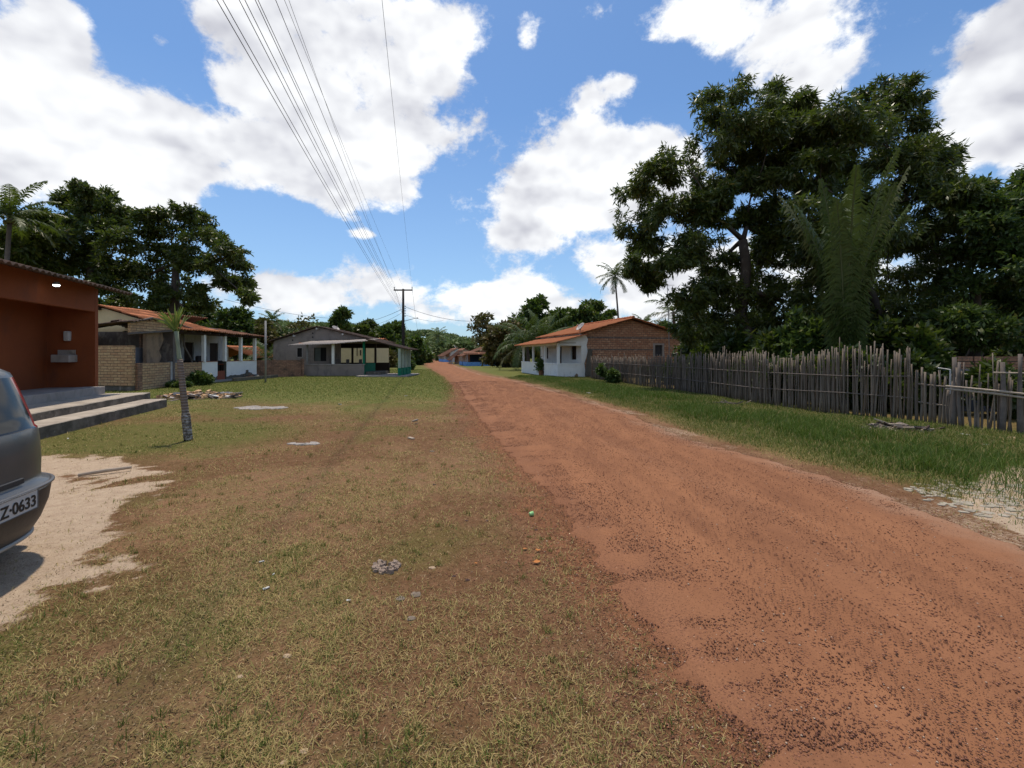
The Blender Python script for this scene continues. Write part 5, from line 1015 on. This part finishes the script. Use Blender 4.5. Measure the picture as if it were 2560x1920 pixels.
# plant for the porch entrance becomes the potted plant's parts
r = np.random.default_rng(9); P = r.normal(0, 1, (160, 3)) * np.array([.16, .16, .25]) + np.array([0, 0, .75]); Vv = leafcloud(np.repeat(P, 3, 0), np.repeat(P, 3, 0) * .5, .2, .09, .2, 4)
fast_mesh('leaves', Vv.reshape(-1, 3), np.arange(len(P) * 12).reshape(-1, 4), leafL, pp, np.repeat(r.random((len(P) * 3, 1)), 4, 0) * np.array([[1, 0]])); MB().lathe([(.001, 0), (.14, 0), (.2, .38), (.18, .38), (.001, .3)], (0, 0, 0), 14).build('pot', tile_old, pp)

# ------------------------------------------------------------------ wooded hill
hx = np.linspace(-620, 420, 105); hy = np.concatenate([np.linspace(165, 330, 30), np.linspace(350, 900, 8)]); HX, HYY = np.meshgrid(hx, hy)
def ridge(x): return np.interp(x / 300 * F + 1280, [-1000, 0, 560, 700, 850, 1010, 1090, 1165, 1300, 1700, 2400, 3600], [18, 24, 25, 23, 22, 18.0, 16.5, 12.5, 11, 12, 14, 14]) 
def hillz(x, y): 
    f = sst(y, 170, 300); return -.9 + f * (ridge(x * 300 / np.maximum(y, 200)) - 2.2) + f * 2.2 * (fbm(x, y, .02, 5) - .5)
HZ = hillz(HX, HYY) * np.where(HYY > 500, 1 - (HYY - 500) / 420, 1) - 1
I = np.arange(HX.size).reshape(HX.shape); hm = paint('hill_soil', (.05, .06, .02), (.04, .05, .015), scale=.1)
hill = fast_mesh('hill', np.stack([HX.ravel(), HYY.ravel(), HZ.ravel()], 1), np.stack([I[:-1,:-1], I[:-1,1:], I[1:,1:], I[1:,:-1]], -1).reshape(-1, 4), hm, None, None, True); tag(hill, kind='structure')
r = np.random.default_rng(77); PS, DS, TN = [], [], []
nC = 1900; cx = r.uniform(-480, 300, nC); cy = 168 + 150 * r.random(nC)**.9; keep = (cx / cy * F + 1280 > -300) & (cx / cy * F + 1280 < 2900); cx, cy = cx[keep], cy[keep]
vis = (cx / cy * F + 1280 > 560) & (cx / cy * F + 1280 < 1320)
for i in range(len(cx)):
    rad = r.uniform(2.0, 4.0); cz = float(hillz(cx[i], cy[i])) + rad * .3; q = 150 if vis[i] else 26
    d_ = r.normal(0, 1, (q, 3)); d_ /= np.linalg.norm(d_, axis=1)[:, None]; d_[:, 2] = np.abs(d_[:, 2]); p_ = np.array([cx[i], cy[i], cz]) + d_ * rad * (.75 + .3 * r.random((q, 1))) * np.array([1, 1, .7])
    PS.append(p_); DS.append(d_); tb_ = np.clip(r.normal(.5, .28), 0, 1); TN.append(np.stack([np.clip(tb_ + r.normal(0, .15, q), 0, 1), np.full(q, (r.random() < .22) * r.random() * .7) + 0], 1))
P = np.concatenate(PS); Dv = np.concatenate(DS); Vv = leafcloud(P, Dv, 1.5, .9, .15, 31)
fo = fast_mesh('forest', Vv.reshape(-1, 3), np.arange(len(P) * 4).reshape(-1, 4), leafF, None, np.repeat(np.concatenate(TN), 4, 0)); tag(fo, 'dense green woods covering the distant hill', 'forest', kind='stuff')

# ------------------------------------------------------------------ stake fence
FP = [at(*p) for p in ((1478, 947), (1700, 979), (1900, 1012), (2116, 1040), (2283, 1050))]
def along(P, step):
    out = []; 
    for i in range(len(P) - 1):
        a, b_ = Vector((*P[i], 0)), Vector((*P[i+1], 0)); n = int((b_ - a).length / step)
        for k in range(n): out.append(a.lerp(b_, k / n))
    return out
stakem, t, b = newmat('weathered_stake'); oc = coords(t); oi = t.nodes.new('ShaderNodeObjectInfo'); ov = vmt(t, 'MULTIPLY', oc, (14, 14, 1.2))
c = mixc(t, mapr(t, noi(t, ov, 1.5, 6, .65), .35, .65), (.20, .160, .125), (.085, .064, .048)); 
geo = t.nodes.new('ShaderNodeNewGeometry'); c = mixc(t, mapr(t, geo.outputs['Random Per Island'], 0, 1, 0, .55), c, (.33, .27, .21)); c = mixc(t, mapr(t, oi.outputs['Random'], .0, 1, 0, .45), c, (.07, .055, .045))
t.links.new(c, b.inputs['Base Color']); bump(t, b, noi(t, ov, 6, 4), .5, .01)
def stake(mb, p, h, rad, r, lean=.035):
    lx, ly = r.normal(0, lean), r.normal(0, lean * .8); k = 5
    bx_, by_ = r.normal(0, .018), r.normal(0, .018)
    pts = [Vector((p.x + lx * h * i / k + bx_ * math.sin(i / k * PI) + r.normal(0, .002), p.y + ly * h * i / k + by_ * math.sin(i / k * PI), -.08 + (h + .08) * i / k)) for i in range(k + 1)]
    return mb.tube(pts, [rad * (1.1 - .35 * i / k) * (1 + r.normal(0, .06)) for i in range(k + 1)], 6)
sf = thing('stake_fence', 'long weathered fence of upright wooden stakes along the right verge', 'fence', (8, 16, 0)); r = np.random.default_rng(4)
pos = along(FP, .052); rest = MB(); n0 = len(pos); FO = sf.location
def fh(p): # fence height profile by photograph column
    px_ = p.x / p.y * F + 1280; return float(np.interp(px_, [1470, 1600, 1700, 1800, 1880, 1960, 2060, 2150, 2240, 2290], [1.36, 1.40, 1.48, 1.62, 1.62, 1.50, 1.66, 1.78, 1.70, 1.62]))
for i, p in enumerate(pos):
    q = Vector((p.x + r.normal(0, .025), p.y + r.normal(0, .03), 0)); h = fh(p) * (1 + r.normal(0, .055)) + (r.random() < .08) * .14; rad = r.uniform(.012, .024)
    if i < n0 - 100: stake(rest, q, h, rad, r)
    else: rel(sf, stake(MB(), q, h, rad, r)).build('stake', stakem, sf, True)
for p in along(FP, .075):    # second, sparser row behind
    q = Vector((p.x + .07 + r.normal(0, .02), p.y + .03, 0)); stake(rest, q, fh(p) * (.9 + r.normal(0, .08)), r.uniform(.012, .022), r)
o_ = rel(sf, rest).build('stakes', stakem, sf, True); o_['kind'] = 'stuff'
for z_ in (.55, 1.05):
    mb = MB(); ps = [Vector((p[0] - .05, p[1] - .02, z_ + r.normal(0, .02))) for p in FP]; mb.tube(ps, .012, 5); rel(sf, mb).build('binding_rail', woodG, sf)
for p in along(FP, 2.6)[1:]: rel(sf, stake(MB(), Vector((p.x + .12, p.y + .05, 0)), fh(p) + .08, .06, r, .02)).build('post', woodG, sf, True)
# picket gate
gt = thing('picket_gate', 'narrow picket gate of grey sticks between the two stake fences', 'gate', (9.9, 10.4, 0)); ga, gb = Vector((*at(2292, 1051), 0)), Vector((*at(2372, 1062), 0))
for k in range(8):
    p = ga.lerp(gb, k / 7.); h = zat([925, 918, 930, 935, 930, 925, 940, 935][k], p.y); rel(gt, stake(MB(), p, h, .028 if k % 3 else .035, r, .015)).build('picket', stakem, gt, True)
for z_ in (.45, .88): rel(gt, MB().tube([ga + Vector((0, -.04, z_)), gb + Vector((0, -.04, z_ - .03))], .022, 6)).build('rail', stakem, gt)
rel(gt, MB().tube([ga.lerp(gb, .62) + Vector((0, -.05, 1.28)), ga.lerp(gb, .98) + Vector((0, -.05, 1.25)), ga.lerp(gb, .98) + Vector((0, -.05, .7))], .016, 6)).build('wire_frame', whiteold, gt)
# broken fence on the right
bf = thing('broken_fence', 'rough broken stake fence with pale rails at the right edge', 'fence', (10.5, 9, 0)); r = np.random.default_rng(14)
BP = [at(2378, 1066), at(2470, 1078), at(2560, 1085), (11.5, 8.3), (13.2, 7.6)]
for i, p in enumerate(along(BP, .052)):
    px_ = p.x / p.y * F + 1280; h = r.choice([1.05, 1.2, 1.35, 1.45, .8]) * (1 + r.normal(0, .05)); q = Vector((p.x + r.normal(0, .03), p.y + r.normal(0, .04) + .1, 0))
    rel(bf, stake(MB(), q, h, r.uniform(.012, .024), r, .05)).build('stake', stakem, bf, True)
a_, b_ = BP[0], BP[1]
for (px_, top, rad) in ((2381, 893, .055), (2402, 905, .035), (2504, 905, .05), (2550, 885, .04)):
    d_ = float(np.interp(px_, [2378, 2470, 2560], [BP[0][1], BP[1][1], BP[2][1]])); q = Vector((X(px_, d_), d_, 0)); rel(bf, stake(MB(), q, zat(top, d_), rad, r, .01)).build('post', woodG, bf, True)
for za, zb_ in ((.90, .80), (.84, .72)):
    rel(bf, MB().tube([Vector((BP[0][0] - .2, BP[0][1] - .08, za)), Vector((BP[1][0], BP[1][1] - .12, za - .05)), Vector((BP[2][0], BP[2][1] - .1, zb_)), Vector((BP[3][0], BP[3][1] - .1, zb_ + .1))], [.02, .024, .02, .018], 6)).build('rail', woodL, bf)
rel(bf, MB().tube([Vector((BP[1][0], BP[1][1] - .1, 1.22)), Vector((BP[3][0], BP[3][1] - .1, 1.2))], .018, 6)).build('rail', woodL, bf)
# tarp heap and brick stack behind it
tm_ = paint('dark_blue_tarp', (.012, .017, .034), (.008, .011, .02), rough=.6, spec=.3); cx_, cy_ = X(2430, 13), 13
uu, vv = np.meshgrid(np.linspace(-1, 1, 25), np.linspace(-1, 1, 17)); zz = 1.15 * np.clip(1 - np.abs(uu)**2.6, 0, 1)**.6 * np.clip(1 - np.abs(vv)**3, 0, 1)**.5 + .06 * (fbm(uu * 3, vv * 3, 1.5, 3) - .5)
I = np.arange(uu.size).reshape(uu.shape); th_ = fast_mesh('tarp', np.stack([uu.ravel() * 1.35, vv.ravel() * .8, np.maximum(zz, .01).ravel()], 1), np.stack([I[:-1,:-1], I[:-1,1:], I[1:,1:], I[1:,:-1]], -1).reshape(-1, 4), tm_, None, None, True)
th_.location = (cx_, cy_, 0); tag(th_, 'dark blue tarpaulin draped over a heap behind the broken fence', 'tarpaulin')
bs = thing('brick_stack', 'long low stack of old bricks in the shade behind the broken fence', 'brick stack', (X(2500, 15), 15, 0)); mb = MB(); r = np.random.default_rng(2)
for k in range(8):
    for j in range(14): mb.obox((-2 + j * .3 + r.normal(0, .01), r.normal(0, .02), .1 + k * .19), (.28, .16, .17), r.normal(0, .05))
o_ = mb.build('bricks', brick_mold, bs); o_['kind'] = 'stuff'

# ------------------------------------------------------------------ rubble, debris, litter
def jumble(name, label, px, py, rx, ry, items, cat, seed, hmax=.25):
    x_, y_ = at(px, py); o = thing(name, label, cat, (x_, y_, 0)); r = np.random.default_rng(seed)
    for nm, n, sz, mt in items:
        mb = MB()
        for _ in range(n):
            a_ = r.random() * 6.28; q_ = r.random()**.6; s_ = [v * (.6 + .8 * r.random()) for v in sz]
            mb.obox((math.cos(a_) * q_ * rx, math.sin(a_) * q_ * ry, s_[2] * .5 + (1 - q_) * hmax * r.random()), s_, r.random() * 6.28, r.normal(0, .22), r.normal(0, .22))
        p_ = mb.build(nm, mt, o)
        if n > 3: p_['kind'] = 'stuff'
    return o
jumble('rubble_pile', 'pile of broken bricks, boards and cement sheets before the tan brick wall', 500, 994, 1.5, .9, (('brick_pieces', 120, (.17, .1, .08), brick_tan), ('boards', 22, (.9, .1, .03), woodG), ('cement_sheets', 9, (.65, .35, .02), conc), ('white_sacks', 4, (.35, .25, .08), whiteold)), 'rubble', 5)
jumble('rubble_pile', 'brick rubble heaped against the foot of the white porch wall', 617, 948, .8, .3, (('brick_pieces', 50, (.18, .12, .1), brick_mold), ('stones', 14, (.3, .25, .22), concmoss)), 'rubble', 6, .4)
jumble('debris_pile', 'scattered heap of dry sticks and husks on the grass near the picket gate', 2222, 1078, .95, .32, (('sticks', 46, (.5, .025, .02), woodL), ('dark_sticks', 40, (.45, .03, .025), woodD), ('husks', 10, (.22, .12, .07), palmbark)), 'debris', 7, .16)
jumble('debris_pile', 'dead branches lying under the long stake fence', 1815, 1012, .8, .12, (('sticks', 22, (.6, .02, .02), woodG),), 'debris', 8, .08)
def bits(name, cat, mat, lst, labels, shape):
    for (px, py, s_), lb in zip(lst, labels):
        x_, y_ = at(px, py); mb = MB(); rr = np.random.default_rng(int(px)); z_ = float(gtop(x_, y_))
        if shape == 'stone':
            k = 10; mb.lathe([(.001, -.2*s_)] + [(s_ * .5 * math.sin(PI * (i + 1) / 6), s_ * (.3 - .5 * math.cos(PI * (i + 1) / 6)) * .6) for i in range(5)] + [(.001, s_ * .5)], (0, 0, 0), 8)
            mb.v = [(v[0] * (1 + rr.normal(0, .14)) * 1.2, v[1] * (1 + rr.normal(0, .14)), v[2] * .6 * (1 + rr.normal(0, .1))) for v in mb.v]
        elif shape == 'cup':
            mb.lathe([(s_ * .38, 0), (s_ * .5, s_ * .9), (s_ * .46, s_ * .9), (s_ * .35, .04 * s_), (.001, .05 * s_)], (-s_ * .3, 0, s_ * .42), 14, (1, .25, .1))
        elif shape == 'leaf':
            n = 9; top = [(math.cos(2*PI*i/n) * s_ * (.5 + .28 * (i % 2) + rr.normal(0, .06)), math.sin(2*PI*i/n) * s_ * .35 * (1 + rr.normal(0, .1)), .012 + .25 * s_ * abs(rr.normal(0, .6))) for i in range(n)]
            mb.add([(0, 0, .01 + .05 * s_)] + top, [(0, i + 1, (i + 1) % n + 1) for i in range(n)])
        elif shape == 'chip': mb.obox((0, 0, s_ * .09), (s_, s_ * .45, s_ * .16), rr.random() * 3, rr.normal(0, .15), rr.normal(0, .15))
        o = mb.build(name, mat, None, shape in ('cup',)); o.location = (x_, y_, z_ + (-.08 * s_ if shape == 'stone' else .004)); tag(o, lb, cat)
greenC = plain('light_green_plastic', (.28, .55, .22), .5); whiteC = plain('white_litter', (.55, .54, .52), .6); orangeL = plain('orange_leaf', (.46, .17, .04), .8); stoneT = paint('pale_stone', (.42, .30, .19), (.33, .24, .16), scale=20); stoneD = paint('dark_clod', (.07, .035, .03), (.05, .03, .025), scale=20); greyS = paint('grey_stone', (.20, .155, .115), (.15, .115, .09), scale=20)
bits('plastic_cup', 'litter', greenC, [(1327, 1291, .045)], ['bright green plastic cup lying by the road edge'], 'cup')
bits('fallen_leaf', 'leaf', orangeL, [(1341, 1411, .05), (1345, 1381, .035), (1312, 1376, .03), (1190, 1412, .02)], ['larger orange fallen leaf on the dry turf', 'orange fallen leaf just beyond the larger one', 'left orange fallen leaf of the three together', 'faint orange leaf apart from the others'], 'leaf')
bits('stone', 'stone', stoneT, [(717, 1643, .038), (600, 1695, .03), (760, 1884, .03), (711, 1914, .025), (1080, 1420, .045), (2480, 1093, .12), (2532, 1096, .17), (1395, 1207, .03)], ['pale tan stone left of the picture bottom centre', 'pale stone near the lower left turf', 'small pale stone near the bottom edge', 'tiny pale stone at the bottom edge', 'flat beige stone right of the cement patch', 'yellowish stone before the broken fence', 'biggest orange stone before the broken fence', 'small beige stone beside the red gravel edge'], 'stone')
bits('clod', 'clod', stoneD, [(1166, 1303, .03), (1217, 1303, .025), (1086, 1212, .04), (1135, 1441, .03), (1168, 1450, .03), (2435, 1430, .05), (1340, 1325, .03)], ['dark clod left of the green cup', 'dark clod nearer the green cup', 'dark clod in the middle of the turf', 'small dark lump beyond the grey flat stones', 'second small dark lump beyond the grey flat stones', 'dark lump on the right side of the road', 'tiny dark lump by the green cup'], 'stone')
bits('flat_stone', 'stone', greyS, [(1001, 1500, .055), (1040, 1490, .06), (1028, 1548, .05), (1080, 1130, .07)], ['rounded grey slab half sunk in the soil', 'leaf shaped grey slab beside the rounded one', 'lowest of the three grey slabs', 'grey slab near the middle of the lawn'], 'stone')
bits('litter_piece', 'litter', whiteC, [(170, 1097, .05), (871, 1505, .024), (654, 1405, .034), (684, 1437, .025), (665, 1475, .04), (2414, 1089, .16), (2462, 1115, .12), (1472, 984, .22), (1456, 1000, .0) if False else (1600, 1010, .09), (2400, 1172, .08), (850, 1012, .1), (700, 1023, .1), (1015, 990, .12)], ['white crumpled litter under the lower step', 'shiny white scrap near the lower turf centre', 'elongated white scrap among the left turf', 'tiny white scrap below the elongated one', 'lowest white scrap of the left group', 'white card standing in the verge grass', 'pale scrap right of the white card', 'white bag lying left of the stake fence', 'small white scrap along the verge', 'pale scrap deep in the lush grass', 'white scrap on the far lawn', 'white scrap beside the palm on the lawn', 'white scrap near the middle lawn'], 'chip')
bits('wood_chip', 'wood scrap', woodL, [(1037, 1054, .16), (1028, 1098, .14), (1040, 1062, .1)], ['reddish piece of wood on the lawn before the pole', 'wood chip nearer to the camera on the lawn', 'small wood chip beside the reddish one'], 'chip')
# broken stick on the sand, cement patch, cement slab on lawn
x_, y_ = at(262, 1185); o = MB().tube([(-.2, -.16, .03), (0, 0, .045), (.22, .16, .05)], [.022, .026, .02], 8).build('stick', woodL); o.location = (x_, y_, 0); tag(o, 'pale broken stick lying on the grass at the sand edge', 'stick')
def patch(name, px, py, rx, ry, n, mat, label, cat, seed, hh=.02, sc=.07):
    x_, y_ = at(px, py); r = np.random.default_rng(seed); mb = MB()
    for i in range(n):
        a_ = r.random() * 6.28; q_ = r.random()**.5; cx_, cy_ = math.cos(a_) * q_ * rx, math.sin(a_) * q_ * ry; m = 7; s_ = sc * (.5 + r.random()); z0 = float(gtop(x_ + cx_, y_ + cy_))
        ring = [(cx_ + math.cos(2*PI*j/m) * s_ * (.7 + .5 * r.random()), cy_ + math.sin(2*PI*j/m) * s_ * (.6 + .5 * r.random())) for j in range(m)]; h = z0 + hh * (.5 + r.random())
        mb.add([(p[0], p[1], z0 - .03) for p in ring] + [(cx_ + (p[0]-cx_)*.88, cy_ + (p[1]-cy_)*.88, h + r.normal(0, hh * .3)) for p in ring], [(j, (j+1) % m, m + (j+1) % m, m + j) for j in range(m)] + [tuple(range(m, 2*m))])
    o = mb.build(name, mat); o.location = (x_, y_, 0); return tag(o, label, cat)
patch('cement_patch', 967, 1420, .10, .10, 60, paint('crumbly_cement', (.30, .225, .175), (.21, .155, .12), scale=20, fine=60), 'cracked pale lump of dried cement in the near turf', 'cement', 3, .018, .018)
patch('cement_patch', 655, 1020, .8, .32, 26, conc, 'flat grey cement patch showing through the green lawn', 'cement', 4, .01, .2)
patch('cement_patch', 757, 1109, .22, .1, 9, conc, 'small buff slab in the brown middle turf', 'cement', 5, .01, .1)
o_ = o = patch('paving_stones', 2560, 1255, 1.0, .85, 320, paint('white_limestone', (.38, .33, .26), (.28, .24, .18), scale=9, stain=(.2, .2, .1), st_lo=.55, st_hi=.7), 'pale flat stones with grass in the joints at the right edge', 'paving', 6, .007, .045)
o_['kind'] = 'stuff'
# ------------------------------------------------------------------ parked car
CO = (-3.47, 3.02, 0); CRZ = math.atan2(-.3, -.954); car = thing('parked_car', 'dark grey hatchback parked on the sand, cut off by the left edge', 'car', CO, CRZ)
paintm, t, b = newmat('grey_metallic_paint'); b.inputs['Base Color'].default_value = (.075, .085, .092, 1); b.inputs['Metallic'].default_value = .35; b.inputs['Roughness'].default_value = .34; b.inputs['Coat Weight'].default_value = .35; b.inputs['Coat Roughness'].default_value = .12
oc = coords(t); dn = mapr(t, noi(t, oc, 3, 6, .6), .4, .7, 0, .35); sgz = t.nodes.new('ShaderNodeSeparateXYZ'); t.links.new(oc, sgz.inputs[0])
dust = mth(t, 'ADD', mth(t, 'MULTIPLY', mapr(t, sgz.outputs[2], .75, .2), .45), dn, clamp=True); t.links.new(mixc(t, dust, (.075, .085, .092), (.20, .17, .14)), b.inputs['Base Color']); t.links.new(mapr(t, dust, 0, 1, .3, .8), b.inputs['Roughness'])
plast = paint('dark_bumper_plastic', (.045, .045, .047), (.035, .035, .036), rough=.5, spec=.4); glassm = plain('tinted_car_glass', (.010, .012, .013), .12, 0, .28); redlens = plain('red_lens', (.30, .012, .015), .12, 0, .6); rubber = plain('tyre_rubber', (.018, .018, .018), .8); rimm = plain('steel_rim', (.25, .25, .26), .4, .6)
prof = [(.20,.16,3.78,.70,.7),(.24,.07,3.85,.76,1),(.34,.02,3.90,.80,1),(.47,-.02,3.92,.825,1),(.585,-.035,3.9,.83,1),(.625,-.02,3.88,.83,1),(.64,.03,3.86,.828,1),(.68,.035,3.85,.832,1),(.80,.035,3.80,.835,1),(.92,.045,3.6,.828,1),(1.00,.06,3.2,.815,1),(1.025,.07,3.02,.808,1),(1.04,.085,2.98,.80,1),(1.14,.115,2.78,.782,1),(1.26,.155,2.55,.757,1),(1.38,.20,2.30,.73,1),(1.42,.215,2.22,.72,1),(1.455,.23,2.12,.70,1),(1.485,.27,1.95,.65,1),(1.505,.40,1.7,.53,1),(1.512,.8,1.4,.2,1)]
NA = 120; rings = []
for (z_, xr_, xf_, w_, _) in prof:
    ring = []
    for j in range(NA):
        th = 2*PI*j/NA; c_, s_ = math.cos(th), math.sin(th); ex = 2/3.4; cx_ = (xr_ + xf_)/2; a2 = (xf_ - xr_)/2
        exx = 2/6.5 if True else ex
        xx = cx_ + a2 * math.copysign(abs(c_)**exx, c_); yy = w_ * math.copysign(abs(s_)**(2/3.2), s_)
        ring.append((xx, yy, z_))
    rings.append(ring)
def partof(i, j):
    xm = sum(rings[a][b_ % NA][0] for a in (i, i+1) for b_ in (j, j+1))/4; ym = sum(rings[a][b_ % NA][1] for a in (i, i+1) for b_ in (j, j+1))/4; zm = (prof[i][0] + prof[i+1][0])/2
    w_ = prof[i][3]; back = xm < prof[i][1] + .34
    if zm < .60: return 'bumper_rear' if xm < .55 else ('bumper_front' if xm > 3.3 else 'body')
    if 1.03 < zm < 1.42:
        if back:
            if abs(ym) < w_ * .60: return 'rear_window'
            if xm < prof[i][1] + .19: return 'tail_light_r' if ym < 0 else 'tail_light_l'
            return 'body'
        if xm > prof[i][2] - .3 and abs(ym) < w_ * .9: return 'windscreen'
        if abs(ym) > w_ * .9:
            if .62 < xm < 1.25 or 1.33 < xm < 2.15: return 'side_window_r' if ym < 0 else 'side_window_l'
    if .80 < zm < 1.03 and xm < prof[i][1] + .20 and abs(ym) > w_ * .70: return 'tail_light_r' if ym < 0 else 'tail_light_l'
    return 'body'
groups = {}
for i in range(len(prof) - 1):
    for j in range(NA): groups.setdefault(partof(i, j), []).append((i, j))
nm = {'bumper_rear': ('rear_bumper', plast), 'bumper_front': ('front_bumper', plast), 'body': ('body', paintm), 'rear_window': ('rear_window', glassm), 'windscreen': ('windscreen', glassm), 'side_window_r': ('side_window', glassm), 'side_window_l': ('side_window', glassm), 'tail_light_r': ('tail_light', redlens), 'tail_light_l': ('tail_light', redlens)}
for g_, cells in groups.items():
    idx = {}; vs = []; fs = []
    def vi(i, j):
        j %= NA
        if (i, j) not in idx: idx[(i, j)] = len(vs); vs.append(rings[i][j])
        return idx[(i, j)]
    for (i, j) in cells: fs.append((vi(i, j), vi(i, j+1), vi(i+1, j+1), vi(i+1, j)))
    if g_ == 'body':
        fs.append(tuple(vi(len(prof)-1, j) for j in range(NA))); fs.append(tuple(vi(0, j) for j in range(NA))[::-1])
    MB().add(vs, fs).build(*nm[g_], car, True)
def rim_(lv, xmax): return sorted([p for p in rings[lv] if p[0] < xmax], key=lambda p: (p[1], p[0]))
MB().tube([(p[0] - .004, p[1] * 1.004, .612) for p in rim_(4, .42)], .014, 8).build('bumper_strip', plain('dull_bumper_strip', (.10, .10, .105), .35), car, True)
MB().tube([(p[0], p[1], .232) for p in rim_(1, .36)], .016, 8).build('lower_lip', plain('pale_lip', (.30, .30, .28), .5), car, True)
for s_ in (-1, 1):
    q_ = sorted([p for p in rings[3] if p[0] < .6 and .60 < p[1] * s_ < .80], key=lambda p: p[0]); P_ = [(p[0] - .006, p[1] + s_ * .005) for p in q_]
    n_ = len(P_); vs = [(p[0], p[1], z_) for z_ in (.44, .53) for p in P_]; MB().add(vs, [(i, i+1, n_+i+1, n_+i) for i in range(n_-1)]).build('reflector', redlens, car)
for wx in (.62, 3.15):
    for s_ in (-1, 1):
        wl = MB().lathe([(.19, -.09), (.29, -.095), (.31, -.06), (.31, .06), (.29, .095), (.19, .09)], (wx, s_ * .72, .30), 28, (0, 1, 0)).build('wheel', rubber, car, True)
        MB().lathe([(.001, .02), (.06, .05), (.17, .04), (.195, .085), (.2, .08)], (wx, s_ * .72, .30), 20, (0, s_, 0)).build('rim', rimm, wl, True)
MB().box(.3, 3.5, -.6, .6, .16, .24).build('underbody', rubber, car)
pm = plain('plate_grey', (.55, .53, .50), .5); pl = MB().obox((-.052, 0, .545), (.008, .40, .135)).build('number_plate', pm, car, bevel=.004)
pr_ = MB(); [pr_.obox((-.0575, y_, .545), (.004, .006, .13)) for y_ in (-.197, .197)]; [pr_.obox((-.0575, 0, z_), (.004, .4, .005)) for z_ in (.479, .611)]; pr_.build('plate_rim', plain('plate_rim_dark', (.12, .12, .12), .5), pl)
cu = bpy.data.curves.new('plate_text', 'FONT'); cu.body = 'Z·0633'; cu.size = .112; cu.align_x = 'RIGHT'; cu.align_y = 'CENTER'; cu.extrude = .001; cu.offset = .0022; cu.space_character = 1.0
to = bpy.data.objects.new('tmp', cu); col.objects.link(to); dg = bpy.context.evaluated_depsgraph_get(); me = bpy.data.meshes.new_from_object(to.evaluated_get(dg)); bpy.data.objects.remove(to)
me.materials.clear(); me.materials.append(plain('plate_black', (.02, .02, .02), .5)); tx_ = bpy.data.objects.new('plate_characters', me); col.objects.link(tx_); tx_.parent = pl
# seen from behind the car: the reader's right is the car's right side (-y), up is +z, the text faces -x
from mathutils import Matrix
me.transform(Matrix(((0, 0, -1, -.0585), (-1, 0, 0, -.18), (0, 1, 0, .535), (0, 0, 0, 1)))) 
MB().box(.02, .045, -.2, .2, .66, .70).build('tailgate_handle', plast, car, bevel=.006)
wp = MB().tube([(.12, .1, 1.08), (.15, -.28, 1.12)], .008, 6).build('wiper', rubber, car)
MB().box(.33, .50, -.5, .5, 1.445, 1.475).build('spoiler', paintm, car, bevel=.01)
